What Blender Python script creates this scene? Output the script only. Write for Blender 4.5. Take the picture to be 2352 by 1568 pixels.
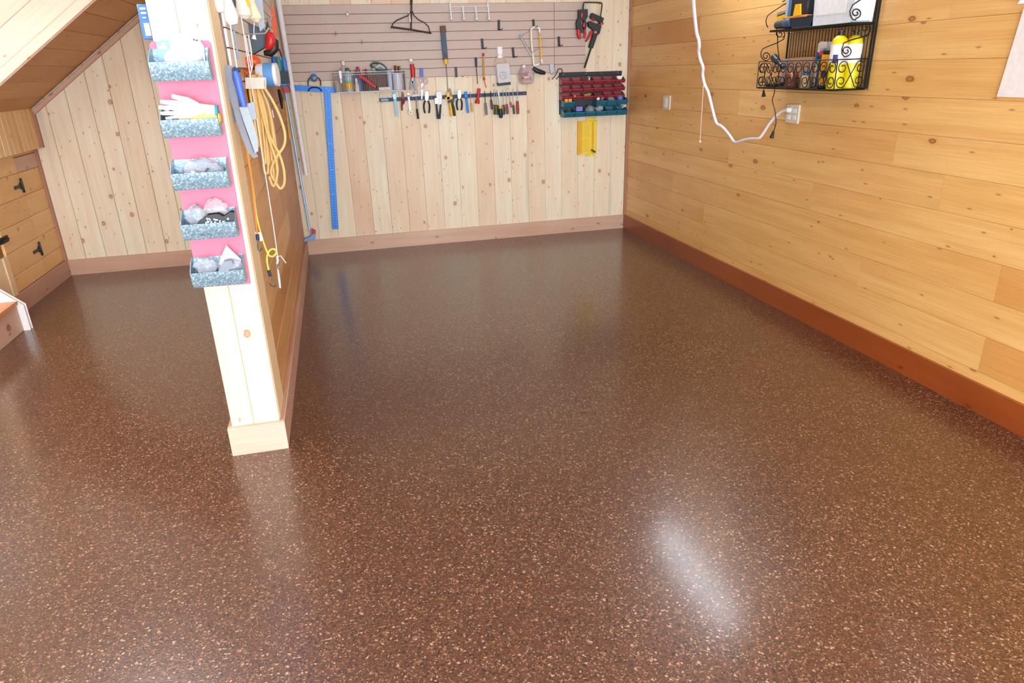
import bpy, bmesh, math, random
from mathutils import Vector, Matrix, Euler
random.seed(7)
for o in list(bpy.data.objects): bpy.data.objects.remove(o)
SC = bpy.context.scene; COL = SC.collection
R = math.radians
# ---------------------------------------------------------------- camera
FPX = 1579.4; CAMLOC = Vector((-2.78775, -6.605235, 1.582035)); CAMROT = Euler((1.1918, .0293, -.2442), 'XYZ')
cam = bpy.data.cameras.new('camera'); cam.sensor_width = 36; cam.lens = 36 * FPX / 2352; cam.clip_end = 60; cam.clip_start = .05
co = bpy.data.objects.new('camera', cam); co.location = CAMLOC; co.rotation_euler = CAMROT; COL.objects.link(co); SC.camera = co
# ---------------------------------------------------------------- world, lights, exposure
w = bpy.data.worlds.new('world'); SC.world = w; w.use_nodes = True
bg = w.node_tree.nodes['Background']; bg.inputs[0].default_value = (.80, .90, 1, 1); bg.inputs[1].default_value = 2.2
def area(name, loc, rot, sx, sy, power, col):
    l = bpy.data.lights.new(name, 'AREA'); l.shape = 'RECTANGLE'; l.size = sx; l.size_y = sy; l.energy = power; l.color = col
    o = bpy.data.objects.new(name, l); o.location = loc; o.rotation_euler = rot; COL.objects.link(o); return o
area('daylight_through_garage_door', (-2.6, -8.75, 1.25), (R(90), 0, 0), 4.2, 2.2, 250, (.88, .97, 1.10))
SC.view_settings.view_transform = 'Standard'; SC.view_settings.look = 'None'; SC.view_settings.gamma = 1
SC.view_settings.use_curve_mapping = False; SC.view_settings.exposure = 0.46
# ---------------------------------------------------------------- materials
def lin(h):
    h = h.lstrip('#'); c = [int(h[i:i + 2], 16) / 255 for i in (0, 2, 4)]
    return tuple(x / 12.92 if x <= .04045 else ((x + .055) / 1.055) ** 2.4 for x in c) + (1,)
class NT:
    def __init__(s, name):
        s.m = bpy.data.materials.new(name); s.m.use_nodes = True; s.t = s.m.node_tree; s.n = s.t.nodes; s.b = s.n['Principled BSDF']
    def node(s, ty, **kw):
        x = s.n.new(ty)
        for k, v in kw.items(): setattr(x, k, v)
        return x
    def link(s, a, b): s.t.links.new(a, b)
    def val(s, sock, v):
        if hasattr(v, 'is_linked') or isinstance(v, bpy.types.NodeSocket): s.link(v, sock)
        else: sock.default_value = v
    def math(s, op, a, b=0, c=None, clamp=False):
        x = s.node('ShaderNodeMath', operation=op, use_clamp=clamp); s.val(x.inputs[0], a); s.val(x.inputs[1], b)
        if c is not None: s.val(x.inputs[2], c)
        return x.outputs[0]
    def comb(s, a, b, c):
        x = s.node('ShaderNodeCombineXYZ'); s.val(x.inputs[0], a); s.val(x.inputs[1], b); s.val(x.inputs[2], c); return x.outputs[0]
    def noise(s, vec, scale, detail=3, rough=.5):
        x = s.node('ShaderNodeTexNoise'); s.link(vec, x.inputs['Vector']); x.inputs['Scale'].default_value = scale
        x.inputs['Detail'].default_value = detail; x.inputs['Roughness'].default_value = rough; return x.outputs['Fac']
    def mix(s, f, a, b, mode='MIX'):
        x = s.node('ShaderNodeMix', data_type='RGBA', blend_type=mode); s.val(x.inputs[0], f); s.val(x.inputs[6], a); s.val(x.inputs[7], b); return x.outputs[2]
    def ramp(s, f, stops, interp='LINEAR'):
        x = s.node('ShaderNodeValToRGB'); s.link(f, x.inputs[0]); x.color_ramp.interpolation = interp; e = x.color_ramp.elements
        while len(e) < len(stops): e.new(.5)
        for i, (p, c) in enumerate(stops):
            e[i].position = p; e[i].color = c if not isinstance(c, (int, float)) else (c, c, c, 1)
        return x.outputs[0]
    def bump(s, h, strength, dist=.001):
        x = s.node('ShaderNodeBump'); x.inputs['Strength'].default_value = strength; x.inputs['Distance'].default_value = dist
        s.link(h, x.inputs['Height']); s.link(x.outputs[0], s.b.inputs['Normal'])
MC = {}
def mat(name, hx, rough=.5, metal=0., var=.08, scale=40, alpha=None, trans=0, coat=0):
    if name in MC: return MC[name]
    t = NT(name); c = lin(hx); tc = t.node('ShaderNodeTexCoord')
    f = t.noise(tc.outputs['Object'], scale, 3)
    d = tuple(x * (1 - var * 2) for x in c[:3]) + (1,); l = tuple(min(1, x * (1 + var)) for x in c[:3]) + (1,)
    t.link(t.mix(f, d, l), t.b.inputs['Base Color'])
    t.b.inputs['Roughness'].default_value = rough; t.b.inputs['Metallic'].default_value = metal
    if coat: t.b.inputs['Coat Weight'].default_value = coat
    if trans: t.b.inputs['Transmission Weight'].default_value = trans
    if alpha is not None: t.b.inputs['Alpha'].default_value = alpha
    MC[name] = t.m; return t.m
def wood(name, pale, mid, warm, knotc, along, across, gloss=.5, kdens=4.5, kprob=.5, ksize=.055, stain=None, coat=0., streak=.5, kst=.8):
    """boards: grain along one object axis; obj.color R picks the tone, G offsets the figure, B marks knotty boards"""
    t = NT(name); tc = t.node('ShaderNodeTexCoord'); sp = t.node('ShaderNodeSeparateXYZ'); t.link(tc.outputs['Object'], sp.inputs[0])
    oi = t.node('ShaderNodeObjectInfo'); oc = t.node('ShaderNodeSeparateColor'); t.link(oi.outputs['Color'], oc.inputs[0])
    off = t.math('MULTIPLY', oc.outputs[1], 37.7)
    al = t.math('ADD', sp.outputs['XYZ'.index(along)], off); ac = t.math('ADD', sp.outputs['XYZ'.index(across)], t.math('MULTIPLY', off, .61))
    # knots
    kv = t.node('ShaderNodeTexVoronoi'); kv.voronoi_dimensions = '2D'; kv.inputs['Scale'].default_value = kdens
    t.link(t.comb(ac, t.math('MULTIPLY', al, kst), 0), kv.inputs['Vector'])
    kc = t.node('ShaderNodeSeparateColor'); t.link(kv.outputs['Color'], kc.inputs[0])
    kd = t.math('ADD', kv.outputs['Distance'], t.math('MULTIPLY', t.math('SUBTRACT', t.noise(t.comb(ac, al, 0), 60, 2), .5), .03))
    size = t.math('MULTIPLY', t.math('ADD', t.math('POWER', kc.outputs[1], 2.2), .28), ksize)
    on = t.math('LESS_THAN', kc.outputs[0], kprob)
    rel = t.math('DIVIDE', kd, size)
    halo = t.math('MULTIPLY', t.ramp(t.math('MULTIPLY', rel, .25), [(0, 1.), (.25, .8), (.42, .18), (1, 0.)]), on)
    core = t.math('MULTIPLY', t.ramp(rel, [(0, 1.), (.25, .35), (.55, .75), (.8, 1.), (1, 0.)]), on)
    pv = t.node('ShaderNodeTexVoronoi'); pv.voronoi_dimensions = '2D'; pv.inputs['Scale'].default_value = kdens * 2.3
    t.link(t.comb(ac, t.math('MULTIPLY', al, kst * .6), 5.1), pv.inputs['Vector']); pc = t.node('ShaderNodeSeparateColor'); t.link(pv.outputs['Color'], pc.inputs[0])
    pin = t.math('MULTIPLY', t.ramp(pv.outputs['Distance'], [(.02, 1.), (.05, .35), (.085, 0.)]), t.math('LESS_THAN', pc.outputs[0], kprob * .6))
    core = t.math('MAXIMUM', core, t.math('MULTIPLY', pin, .8))
    # grain, bent round the knots
    acd = t.math('ADD', ac, t.math('MULTIPLY', halo, .02))
    g1 = t.noise(t.comb(t.math('MULTIPLY', acd, 1), t.math('MULTIPLY', al, .018), 0), 150, 3, .6)
    g2 = t.noise(t.comb(t.math('MULTIPLY', acd, 1), t.math('MULTIPLY', al, .05), 3.3), 22, 2, .5)
    g3 = t.noise(t.comb(t.math('MULTIPLY', acd, 1), t.math('MULTIPLY', al, .35), 7.3), 4, 2, .5)
    tone = t.math('ADD', t.math('MULTIPLY', oc.outputs[0], .95), t.math('MULTIPLY', t.math('SUBTRACT', g3, .42), .9), clamp=True)
    c = t.ramp(tone, [(0, lin(pale)), (.5, lin(mid)), (1, lin(warm))])
    band = t.ramp(g2, [(.38, 0.), (.62, 1.)])
    c = t.mix(t.math('MULTIPLY', band, streak * .5), c, lin(warm))
    fib = t.ramp(g1, [(.35, .80), (.6, 1.)])
    c = t.mix(.9 * streak, c, fib, 'MULTIPLY')
    if stain: # blue-grey sap stain streaks
        st = t.ramp(t.noise(t.comb(t.math('MULTIPLY', ac, 1), t.math('MULTIPLY', al, .06), 11.), 9, 3, .5), [(.60, 0.), (.72, 1.)])
        c = t.mix(t.math('MULTIPLY', st, .5), c, lin(stain))
    c = t.mix(t.math('MULTIPLY', halo, .7), c, lin(warm)); c = t.mix(t.math('MULTIPLY', core, .8), c, lin(knotc))
    t.link(c, t.b.inputs['Base Color']); t.b.inputs['Roughness'].default_value = gloss; t.b.inputs['Coat Weight'].default_value = coat; t.b.inputs['Coat Roughness'].default_value = .25
    t.bump(g1, .08, .002)
    return t.m
PINE = dict(pale='#efe6cc', mid='#ead8b8', warm='#dfb896', knotc='#8a5438')
M_PINE_V = wood('pine_upright', along='Z', across='X', kprob=.72, kdens=5.4, ksize=.075, stain='#aab0a8', **PINE)
M_PINE_VY = wood('pine_beadboard', pale='#f0d6a6', mid='#ebc890', warm='#deb074', knotc='#9a6434', along='Z', across='Y', kprob=.3)
M_JAMB = wood('pine_jamb', pale='#e2d4c2', mid='#dccab2', warm='#cfae8e', knotc='#a05c34', along='Z', across='X', kprob=.45, kdens=3.5, streak=.35)
M_JAMBY = wood('pine_jamb_return', pale='#f0dab4', mid='#ecd0a4', warm='#e0b98c', knotc='#a8683e', along='Z', across='Y', kprob=.4)
M_FASC = wood('pine_fascia', pale='#e8dac8', mid='#e2ceb6', warm='#d6b498', knotc='#a8683e', along='X', across='Z', kprob=.5, kdens=3.6)
M_GOLD = wood('golden_pine', pale='#ecc07c', mid='#e4b36c', warm='#cf904c', knotc='#6e3a18', along='Y', across='Z', kprob=.6, kdens=5, ksize=.062, gloss=.38, coat=.2, streak=.7, kst=.5)
M_PART = wood('partition_pine', pale='#dcb27a', mid='#c98f50', warm='#b0713a', knotc='#5e3418', along='Y', across='Z', kprob=.3, gloss=.42)
M_CUP = wood('cupboard_pine', pale='#eec88c', mid='#e8bc7c', warm='#dca668', knotc='#7a4420', along='Y', across='Z', kprob=.5, kdens=5, gloss=.45)
M_SOFF = wood('soffit_pine', pale='#d4a566', mid='#c99657', warm='#b97c42', knotc='#7a4a26', along='Y', across='X', kprob=.5, kdens=7)
M_CEDX = wood('cedar_x', pale='#d8b89e', mid='#c9a288', warm='#b5866a', knotc='#55382c', along='X', across='Z', kprob=.5, kdens=2.6, ksize=.05)
M_CEDY = wood('cedar_y', pale='#d2b09a', mid='#c39a84', warm='#ae8068', knotc='#55382c', along='Y', across='Z', kprob=.4, kdens=2.6, ksize=.05)
M_CEDZ = wood('cedar_z', pale='#cfa58a', mid='#bd8c72', warm='#a87660', knotc='#55382c', along='Z', across='X', kprob=.1)
M_REDC = wood('varnished_cedar', pale='#b06838', mid='#9a4c1e', warm='#823a14', knotc='#48200e', along='Y', across='Z', kprob=.35, kdens=2.4, gloss=.32, coat=.4)
M_BLOCK = wood('plinth_wood', pale='#d9c0ac', mid='#d0b39c', warm='#bf9880', knotc='#b9835e', along='X', across='Z', kprob=.5, kdens=2.4, streak=.7)
M_BACK = mat('dark_gap', '#8a6440', .9)
def floor_mat():
    t = NT('epoxy_flake_floor'); tc = t.node('ShaderNodeTexCoord'); v = tc.outputs['Object']
    wv = t.node('ShaderNodeTexNoise'); t.link(v, wv.inputs['Vector']); wv.inputs['Scale'].default_value = 260; wv.inputs['Detail'].default_value = 1
    vm = t.node('ShaderNodeVectorMath', operation='MULTIPLY_ADD'); t.link(wv.outputs['Color'], vm.inputs[0]); vm.inputs[1].default_value = (.004,) * 3; t.link(v, vm.inputs[2])
    def vor(scale):
        x = t.node('ShaderNodeTexVoronoi'); x.inputs['Scale'].default_value = scale; t.link(vm.outputs[0], x.inputs['Vector'])
        s = t.node('ShaderNodeSeparateColor'); t.link(x.outputs['Color'], s.inputs[0]); return s, x.outputs['Distance']
    a, da = vor(165); b, db = vor(290)
    flakes = [(0, lin('#231815')), (.09, lin('#3e261c')), (.27, lin('#502c1d')), (.47, lin('#5a321f')), (.66, lin('#68402b')), (.84, lin('#886348')), (.95, lin('#b0937a'))]
    ca = t.ramp(a.outputs[0], flakes, 'CONSTANT')
    cb = t.ramp(b.outputs[0], [(0, lin('#2e1e18')), (.2, lin('#4c3022')), (.5, lin('#58331f')), (.75, lin('#6c462f')), (.92, lin('#a08468'))], 'CONSTANT')
    c = t.mix(t.math('GREATER_THAN', a.outputs[1], .5), ca, cb)
    big = t.noise(v, .9, 2)
    c = t.mix(t.ramp(big, [(.35, 0.), (.7, .35)]), c, lin('#54301f'))
    t.link(c, t.b.inputs['Base Color'])
    t.b.inputs['Roughness'].default_value = .34; t.b.inputs['Specular IOR Level'].default_value = .5
    t.b.inputs['Coat Weight'].default_value = .65; t.b.inputs['Coat Roughness'].default_value = .17
    h = t.math('ADD', t.noise(v, 75, 2), t.math('MULTIPLY', da, .6))
    t.bump(h, .35, .002)
    return t.m
M_FLOOR = floor_mat()
def galv():
    t = NT('galvanized_steel'); tc = t.node('ShaderNodeTexCoord')
    v = t.node('ShaderNodeTexVoronoi'); v.inputs['Scale'].default_value = 190; t.link(tc.outputs['Object'], v.inputs['Vector'])
    s = t.node('ShaderNodeSeparateColor'); t.link(v.outputs['Color'], s.inputs[0])
    t.link(t.ramp(s.outputs[0], [(0, lin('#6f8b9a')), (.5, lin('#7f9baa')), (.85, lin('#9cb4c0')), (1, lin('#c4d4da'))]), t.b.inputs['Base Color'])
    t.b.inputs['Metallic'].default_value = .35; t.b.inputs['Roughness'].default_value = .4; return t.m
M_GALV = galv()
C_ = lambda n, h, r=.5, m=0., **k: mat(n, h, r, m, **k)
M_BLK = C_('black_plastic', '#17191b', .45); M_BLKM = C_('black_iron', '#26231f', .5, .6); M_CHR = C_('chrome', '#c9ced3', .2, .9); M_STL = C_('tool_steel', '#86a0b0', .5, .4); M_WIRE = C_('basket_chrome', '#a2a8b0', .42, .6)
M_WHT = C_('white_plastic', '#eeeef0', .4); M_OFFW = C_('ivory_plastic', '#e6e0d2', .45); M_RED = C_('red_plastic', '#c4201e', .4); M_YEL = C_('yellow_plastic', '#f0b818', .4)
M_BLU = C_('blue_anodised', '#0a62ae', .4, .3); M_SLATE = C_('slate_plastic', '#33495e', .5); M_ORG = C_('orange_plastic', '#e2581c', .45)
M_SLAT = C_('slat_panel_taupe', '#c4aea2', .55, var=.03, scale=6); M_SLAT_LIT = C_('slat_panel_side_lit', '#e8ddd4', .55, var=.03, scale=6); M_GROOVE = C_('slat_groove', '#86746a', .8)  # side panel slats lightened: strong light near the post put into their colour
M_GREEN = C_('dark_green', '#2c5a3c', .5); M_TEAL = C_('teal_bin', '#0f6278', .4, coat=.2); M_MAR = C_('maroon_bin', '#8d1f28', .38, coat=.2); M_BROWN = C_('brown_box', '#6b4a3c', .7)
M_KRAFT = C_('cardboard', '#c9a283', .8); M_PAPER = C_('paper', '#eef0f0', .8); M_LBLUE = C_('pale_blue_print', '#86a9dc', .6); M_GLOVE = C_('white_cotton', '#d2cfd2', .9, var=.05)
M_CORDY = C_('orange_cord', '#f0c67c', .55); M_ROPEY = C_('yellow_bungee', '#eadf60', .6); M_ROPEO = C_('orange_bungee', '#f08038', .6); M_ROPEW = C_('white_rope', '#f3f1f4', .6)
M_PINK = C_('rose_red_board', '#dd6f88', .55, var=.03); M_RUST = C_('rusty_brown_iron', '#5a3a30', .7, .4); M_WOODH = C_('plain_wood_stick', '#cf9550', .6)
M_NAVY = C_('navy_rubber', '#26344a', .55); M_GREYR = C_('grey_plastic', '#8b8f98', .5); M_PURP = C_('purple_card', '#8a78cc', .5); M_MARH = C_('maroon_handle', '#7a3438', .5)
M_BORN = C_('bronze_blade', '#8a8a90', .4, .5); M_BROD = C_('blue_can', '#2a50b4', .4); M_YCAN = C_('yellow_can', '#e8d414', .35, coat=.3); M_DBLUE = C_('deep_blue_print', '#3a3a70', .5)
M_PLATE = C_('almond_plate', '#d9cdb6', .45)
def clearplastic(name, hx, alpha, rough=.12):
    t = NT(name); t.b.inputs['Base Color'].default_value = lin(hx); t.b.inputs['Roughness'].default_value = rough
    lw = t.node('ShaderNodeLayerWeight'); lw.inputs[0].default_value = .45
    tc = t.node('ShaderNodeTexCoord'); nz = t.noise(tc.outputs['Object'], 24, 2)
    t.link(t.math('ADD', t.math('MULTIPLY', lw.outputs['Facing'], .5), t.math('ADD', alpha, t.math('MULTIPLY', t.math('SUBTRACT', nz, .5), .3)), clamp=True), t.b.inputs['Alpha'])
    t.b.inputs['Specular IOR Level'].default_value = .8; return t.m
M_BAG = clearplastic('clear_bag_film', '#c6cad8', .25); M_JAR = clearplastic('clear_jar', '#e6d9e0', .25); M_TOTE = clearplastic('milky_tote', '#cfdbe8', .78, .25)
M_CLAM = clearplastic('clear_pack', '#dfe9f7', .45)
# ---------------------------------------------------------------- geometry helpers
def cam_ray(u, v):
    return CAMROT.to_matrix() @ Vector(((u - 1176) / FPX, -(v - 784) / FPX, -1))
def on(u, v, ax, val):
    d = cam_ray(u, v); return CAMLOC + d * ((val - CAMLOC[ax]) / d[ax])
FR = {'world': lambda a, b, c: Vector((a, b, c)),
      'back': lambda a, b, c: Vector((a, .012 - c, b)), 'right': lambda a, b, c: Vector((.019 - c, -a, b)),
      'part': lambda a, b, c: Vector((-3.18 + c, a, b)), 'post': lambda a, b, c: Vector((a, -3.675 - c, b)), 'left': lambda a, b, c: Vector((-5.198 + c, a, b))}
def q(fr, u, v, c=0.):
    if fr == 'back': p = on(u, v, 1, .012 - c); return (p.x, p.z, c)
    if fr == 'right': p = on(u, v, 0, .019 - c); return (-p.y, p.z, c)
    if fr == 'part': p = on(u, v, 0, -3.18 + c); return (p.y, p.z, c)
    if fr == 'post': p = on(u, v, 1, -3.675 - c); return (p.x, p.z, c)
    if fr == 'left': p = on(u, v, 0, -5.198 + c); return (p.y, p.z, c)
ORG = {}
class MB:
    def __init__(s, fr='world'): s.f = FR[fr]; s.v = []; s.fc = []
    def add(s, pts, faces, raw=False):
        n = len(s.v); s.v += [Vector(p) if raw else s.f(*p) for p in pts]; s.fc += [tuple(n + i for i in f) for f in faces]; return s
    def box(s, a0, a1, b0, b1, c0, c1):
        return s.add([(a, b, c) for a in (a0, a1) for b in (b0, b1) for c in (c0, c1)], [(0, 1, 3, 2), (4, 6, 7, 5), (0, 4, 5, 1), (2, 3, 7, 6), (0, 2, 6, 4), (1, 5, 7, 3)])
    def prism(s, poly, c0, c1, top=1.):
        n = len(poly); ca = sum(p[0] for p in poly) / n; cb = sum(p[1] for p in poly) / n
        return s.add([(p[0], p[1], c0) for p in poly] + [(ca + (p[0] - ca) * top, cb + (p[1] - cb) * top, c1) for p in poly],
                     [tuple(range(n)), tuple(range(2 * n - 1, n - 1, -1))] + [(i, (i + 1) % n, n + (i + 1) % n, n + i) for i in range(n)])
    def tube(s, pts, r, n=8, closed=False, flat=1., world=False):
        P = [Vector(p) if world else s.f(*p) for p in pts]; P = [p for i, p in enumerate(P) if i == 0 or (p - P[i - 1]).length > 1e-6]; m = len(P)
        if not isinstance(r, (list, tuple)): r = [r] * m
        r = (list(r) + [r[-1]] * m)[:m]
        up = None; vs = []
        for i in range(m):
            a = P[i - 1] if (i > 0 or closed) else P[i]; b = P[(i + 1) % m] if (i < m - 1 or closed) else P[i]
            t = (b - a).normalized()
            if up is None: up = Vector((0, 0, 1)) if abs(t.z) < .9 else Vector((1, 0, 0))
            u = (up - t * up.dot(t)); u = u.normalized() if u.length > 1e-6 else t.orthogonal().normalized(); up = u; w_ = t.cross(u)
            for k in range(n):
                an = 2 * math.pi * k / n; vs.append(P[i] + u * math.cos(an) * r[i] + w_ * math.sin(an) * r[i] * flat)
        F = [(i * n + k, i * n + (k + 1) % n, ((i + 1) % m) * n + (k + 1) % n, ((i + 1) % m) * n + k) for i in range(m if closed else m - 1) for k in range(n)]
        if not closed: F += [tuple(range(n))[::-1], tuple((m - 1) * n + k for k in range(n))]
        return s.add(vs, F, raw=True)
    def lathe(s, base, axis, prof, n=16):
        """prof: (radius, height) along axis (frame coordinates)"""
        B = s.f(*base); A = (s.f(base[0] + axis[0], base[1] + axis[1], base[2] + axis[2]) - B).normalized(); u = A.orthogonal().normalized(); w_ = A.cross(u); vs = []
        for r_, h in prof:
            for k in range(n):
                an = 2 * math.pi * k / n; vs.append(B + A * h + (u * math.cos(an) + w_ * math.sin(an)) * r_)
        m = len(prof)
        F = [(i * n + k, i * n + (k + 1) % n, (i + 1) * n + (k + 1) % n, (i + 1) * n + k) for i in range(m - 1) for k in range(n)] + [tuple(range(n))[::-1], tuple((m - 1) * n + k for k in range(n))]
        return s.add(vs, F, raw=True)
    def ball(s, c, r, n=10, m=7, sc=(1, 1, 1), crumple=0, seed=0):
        C0 = s.f(*c); rnd = random.Random(seed); vs = []; F = []
        for i in range(m + 1):
            th = math.pi * i / m
            for k in range(n):
                an = 2 * math.pi * k / n; rr = r * (1 + crumple * (rnd.random() - .5) * 2)
                l = (math.sin(th) * math.cos(an) * rr * sc[0], math.cos(th) * rr * sc[1], math.sin(th) * math.sin(an) * rr * sc[2])
                vs.append(s.f(c[0] + l[0], c[1] + l[1], c[2] + l[2]))
        for i in range(m):
            for k in range(n): F.append((i * n + k, i * n + (k + 1) % n, (i + 1) * n + (k + 1) % n, (i + 1) * n + k))
        return s.add(vs, F, raw=True)
    def build(s, name, m, parent=None, bev=0, smooth=True, org=None, color=None):
        if parent is not None: o_ = ORG[parent.name]
        elif org is not None: o_ = Vector(org)
        else: o_ = sum(s.v, Vector()) / len(s.v)
        me = bpy.data.meshes.new(name); me.from_pydata([tuple(p - o_) for p in s.v], [], s.fc)
        bm = bmesh.new(); bm.from_mesh(me); bmesh.ops.remove_doubles(bm, verts=bm.verts, dist=1e-6)
        if bev:
            ed = [e for e in bm.edges if len(e.link_faces) == 2 and e.calc_face_angle(0) > .6]
            bmesh.ops.bevel(bm, geom=ed, offset=bev, segments=1, affect='EDGES', clamp_overlap=True)
        bmesh.ops.recalc_face_normals(bm, faces=bm.faces); bm.to_mesh(me); bm.free()
        if smooth: me.shade_smooth(); me.set_sharp_from_angle(angle=R(38))
        me.materials.append(m); o = bpy.data.objects.new(name, me); COL.objects.link(o)
        if parent is not None: o.parent = parent; ORG[o.name] = o_
        else: o.location = o_; ORG[o.name] = o_
        if color: o.color = color
        return o
def tag(o, label, cat=None, group=None, kind=None):
    if label: o['label'] = label
    if cat: o['category'] = cat
    if group: o['group'] = group
    if kind: o['kind'] = kind
    return o
def thing(name, label, cat, loc, group=None):
    o = bpy.data.objects.new(name, None); COL.objects.link(o); o.location = loc; ORG[o.name] = Vector(loc); o.empty_display_size = .05
    return tag(o, label, cat, group)
def struct(name, mb, m, label=None):
    o = mb.build(name, m, org=(0, 0, 0)); o['kind'] = 'structure'
    if label: o['label'] = label
    return o
def F(fr, a, b, c): return FR[fr](a, b, c)
BM = {}
def board(parent, ctr, dims, m, name='plank', rot=None, bev=.0035, tone=None, seed=None):
    key = tuple(round(d, 3) for d in dims) + (m.name,)
    if key not in BM:
        bm = bmesh.new(); bmesh.ops.create_cube(bm, size=1); bmesh.ops.scale(bm, vec=dims, verts=bm.verts)
        ax_ = max(range(3), key=lambda i: dims[i])
        if bev: bmesh.ops.bevel(bm, geom=[e for e in bm.edges if abs((e.verts[0].co - e.verts[1].co)[ax_]) > dims[ax_] * .9], offset=min(bev, min(dims) * .3), segments=1, affect='EDGES')
        me = bpy.data.meshes.new(name); bm.to_mesh(me); bm.free(); me.materials.append(m); BM[key] = me
    o = bpy.data.objects.new(name, BM[key]); COL.objects.link(o)
    if parent is not None: o.parent = parent; o.location = Vector(ctr) - ORG[parent.name]; ORG[o.name] = Vector(ctr)
    else: o.location = ctr; ORG[o.name] = Vector(ctr)
    if rot: o.rotation_euler = rot
    o.color = (random.random() if tone is None else tone, random.random() if seed is None else seed, random.random(), 1)
    return o
CEIL = 2.62; YF = -8.7
# ================================================================ the setting
struct('floor', MB().box(-6.6, .3, YF - .2, .3, -.1, 0), M_FLOOR)
struct('ceiling', MB().box(-6.6, .2, YF, .2, CEIL, CEIL + .1), C_('ceiling_board', '#efe8dc', .6))
# back wall
wb = struct('wall_back', MB().box(-6.6, .1, .036, .12, 0, CEIL), M_BACK)
tones = [.2, .35, .15, .4, .1, .55, .3, .2, .6, .25, .12, .45, .75, .68, .3, .8, .2, .3, .35]
for k in range(20):
    x1 = -.17 * k + .017; x0 = x1 - .17
    if k == 19: x0 = -3.3
    board(wb, ((x0 + x1) / 2, .024, CEIL / 2), (x1 - x0 - .0008, .024, CEIL - .004), M_PINE_V, tone=tones[k % 19], bev=.0022)
for i, (x0, x1) in enumerate([(-5.30, -5.037), (-5.037, -4.873), (-4.873, -4.701), (-4.701, -4.542), (-4.542, -4.379), (-4.379, -4.215), (-4.215, -4.05), (-4.05, -3.885), (-3.885, -3.72), (-3.72, -3.555), (-3.555, -3.3)]):
    board(wb, ((x0 + x1) / 2, .024, CEIL / 2), (x1 - x0 - .002, .024, CEIL - .004), M_PINE_V, tone=[.3, .1, .05, .1, .3, .15, .1][i % 7], bev=.004)
# right wall : horizontal boards with butt joints
wr = struct('wall_right', MB().box(.043, .13, YF, .1, 0, CEIL), M_BACK)
P_ = .1713; Z1 = .188
for k in range(-1, 15):
    z0 = Z1 + P_ * k; z1 = min(z0 + P_, CEIL)
    if z0 < 0: z0 = .0
    if k == 0: cuts = [(-.0, .3), (-2.2, .35), (-4.255, .95)]
    elif k == 1: cuts = [(0, .55), (-1.6, .3), (-3.4, .3)]
    elif k == 2: cuts = [(0, .75), (-1.03, .45), (-4.25, .85)]
    elif k == 3: cuts = [(0, .35), (-2.9, .25)]
    elif k == 4: cuts = [(0, .5), (-1.9, .2), (-3.85, .35)]
    elif k == 9: cuts = [(0, 1.0), (-1.335, .3), (-3.7, .25)]
    elif k == 11: cuts = [(0, .95), (-.9, .4)]
    else: cuts = [(0, random.uniform(.2, .6)), (random.uniform(-1.4, -3.6), random.uniform(.2, .55))]
    cuts.append((YF + .02, 0))
    for (ya, tn), (yb, _) in zip(cuts[:-1], cuts[1:]):
        board(wr, (.031, (ya + yb) / 2, (z0 + z1) / 2), (.024, abs(ya - yb) - .001, z1 - z0 - .0008), M_GOLD, tone=tn, bev=.0018)
LWP = C_('left_wall_pine', '#d9b380', .6)
struct('wall_left', MB().box(-5.35, -5.226, -1.46, .05, 0, CEIL), LWP)
struct('wall_left_front', MB().box(-5.35, -5.22, YF, -2.65, 0, CEIL), LWP)
struct('wall_left_lintel', MB().box(-5.35, -5.22, -2.65, -1.46, 2.1, CEIL), LWP)
struct('wall_front', MB().box(-5.3, -4.9, YF - .1, YF, 0, CEIL).box(-.3, .1, YF - .1, YF, 0, CEIL).box(-4.9, -.3, YF - .1, YF, 2.35, CEIL), C_('front_wall_board', '#e8dcc8', .6))
# back baseboard, in two runs either side of the partition
def bb(name, parts):
    o = struct(name, MB().box(*parts[0]), parts[1]); o.color = (parts[2], .37, .3, 1); return o
bb('baseboard_back', ((-3.16, 0, .0, .013, 0, .138), M_CEDX, .3))
bb('baseboard_alcove', ((-5.198, -3.40, -.0, .013, 0, .137), M_CEDX, .45))
bb('baseboard_right', ((0, .02, -8.4, .0, 0, .138), M_REDC, .6))
bb('baseboard_left', ((-5.198, -5.18, -1.45, 0, 0, .139), M_CEDY, .35))
struct('trim_1', MB().box(-.0, .020, -.010, .013, .138, CEIL), M_CEDZ)     # strip in the right corner
struct('trim_2', MB().box(-5.198, -5.18, -.018, .013, .137, 1.07), M_CEDZ)  # strip in the left corner
# partition wall between the bays
wp = struct('wall_partition', MB().box(-3.363, -3.20, -3.655, .0, 0, CEIL), M_BACK)
for k in range(-1, 15):
    z0 = max(Z1 + P_ * k, 0); z1 = min(Z1 + P_ * (k + 1), CEIL)
    yj = random.uniform(-1.2, -2.6); t1 = random.choice([.05, .3, .6, .9])
    board(wp, (-3.19, (-3.415 + yj) / 2, (z0 + z1) / 2), (.02, yj + 3.415 - .001, z1 - z0 - .002), M_PART, tone=t1, bev=.004)
    board(wp, (-3.19, yj / 2, (z0 + z1) / 2), (.02, -yj - .001, z1 - z0 - .002), M_PART, tone=random.uniform(.5, .9), bev=.004)
    board(wp, (-3.373, -1.828, (z0 + z1) / 2), (.02, 3.65, z1 - z0 - .002), M_PART, tone=random.random())
board(wp, (-3.338, -3.665, CEIL / 2), (.094, .02, CEIL - .004), M_JAMB, tone=.15, seed=.33)
board(wp, (-3.2355, -3.665, CEIL / 2), (.109, .02, CEIL - .004), M_JAMB, tone=.1, seed=.71)
board(wp, (-3.1895, -3.535, CEIL / 2), (.021, .238, CEIL - .004), M_JAMBY, tone=.1, seed=.5)
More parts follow.
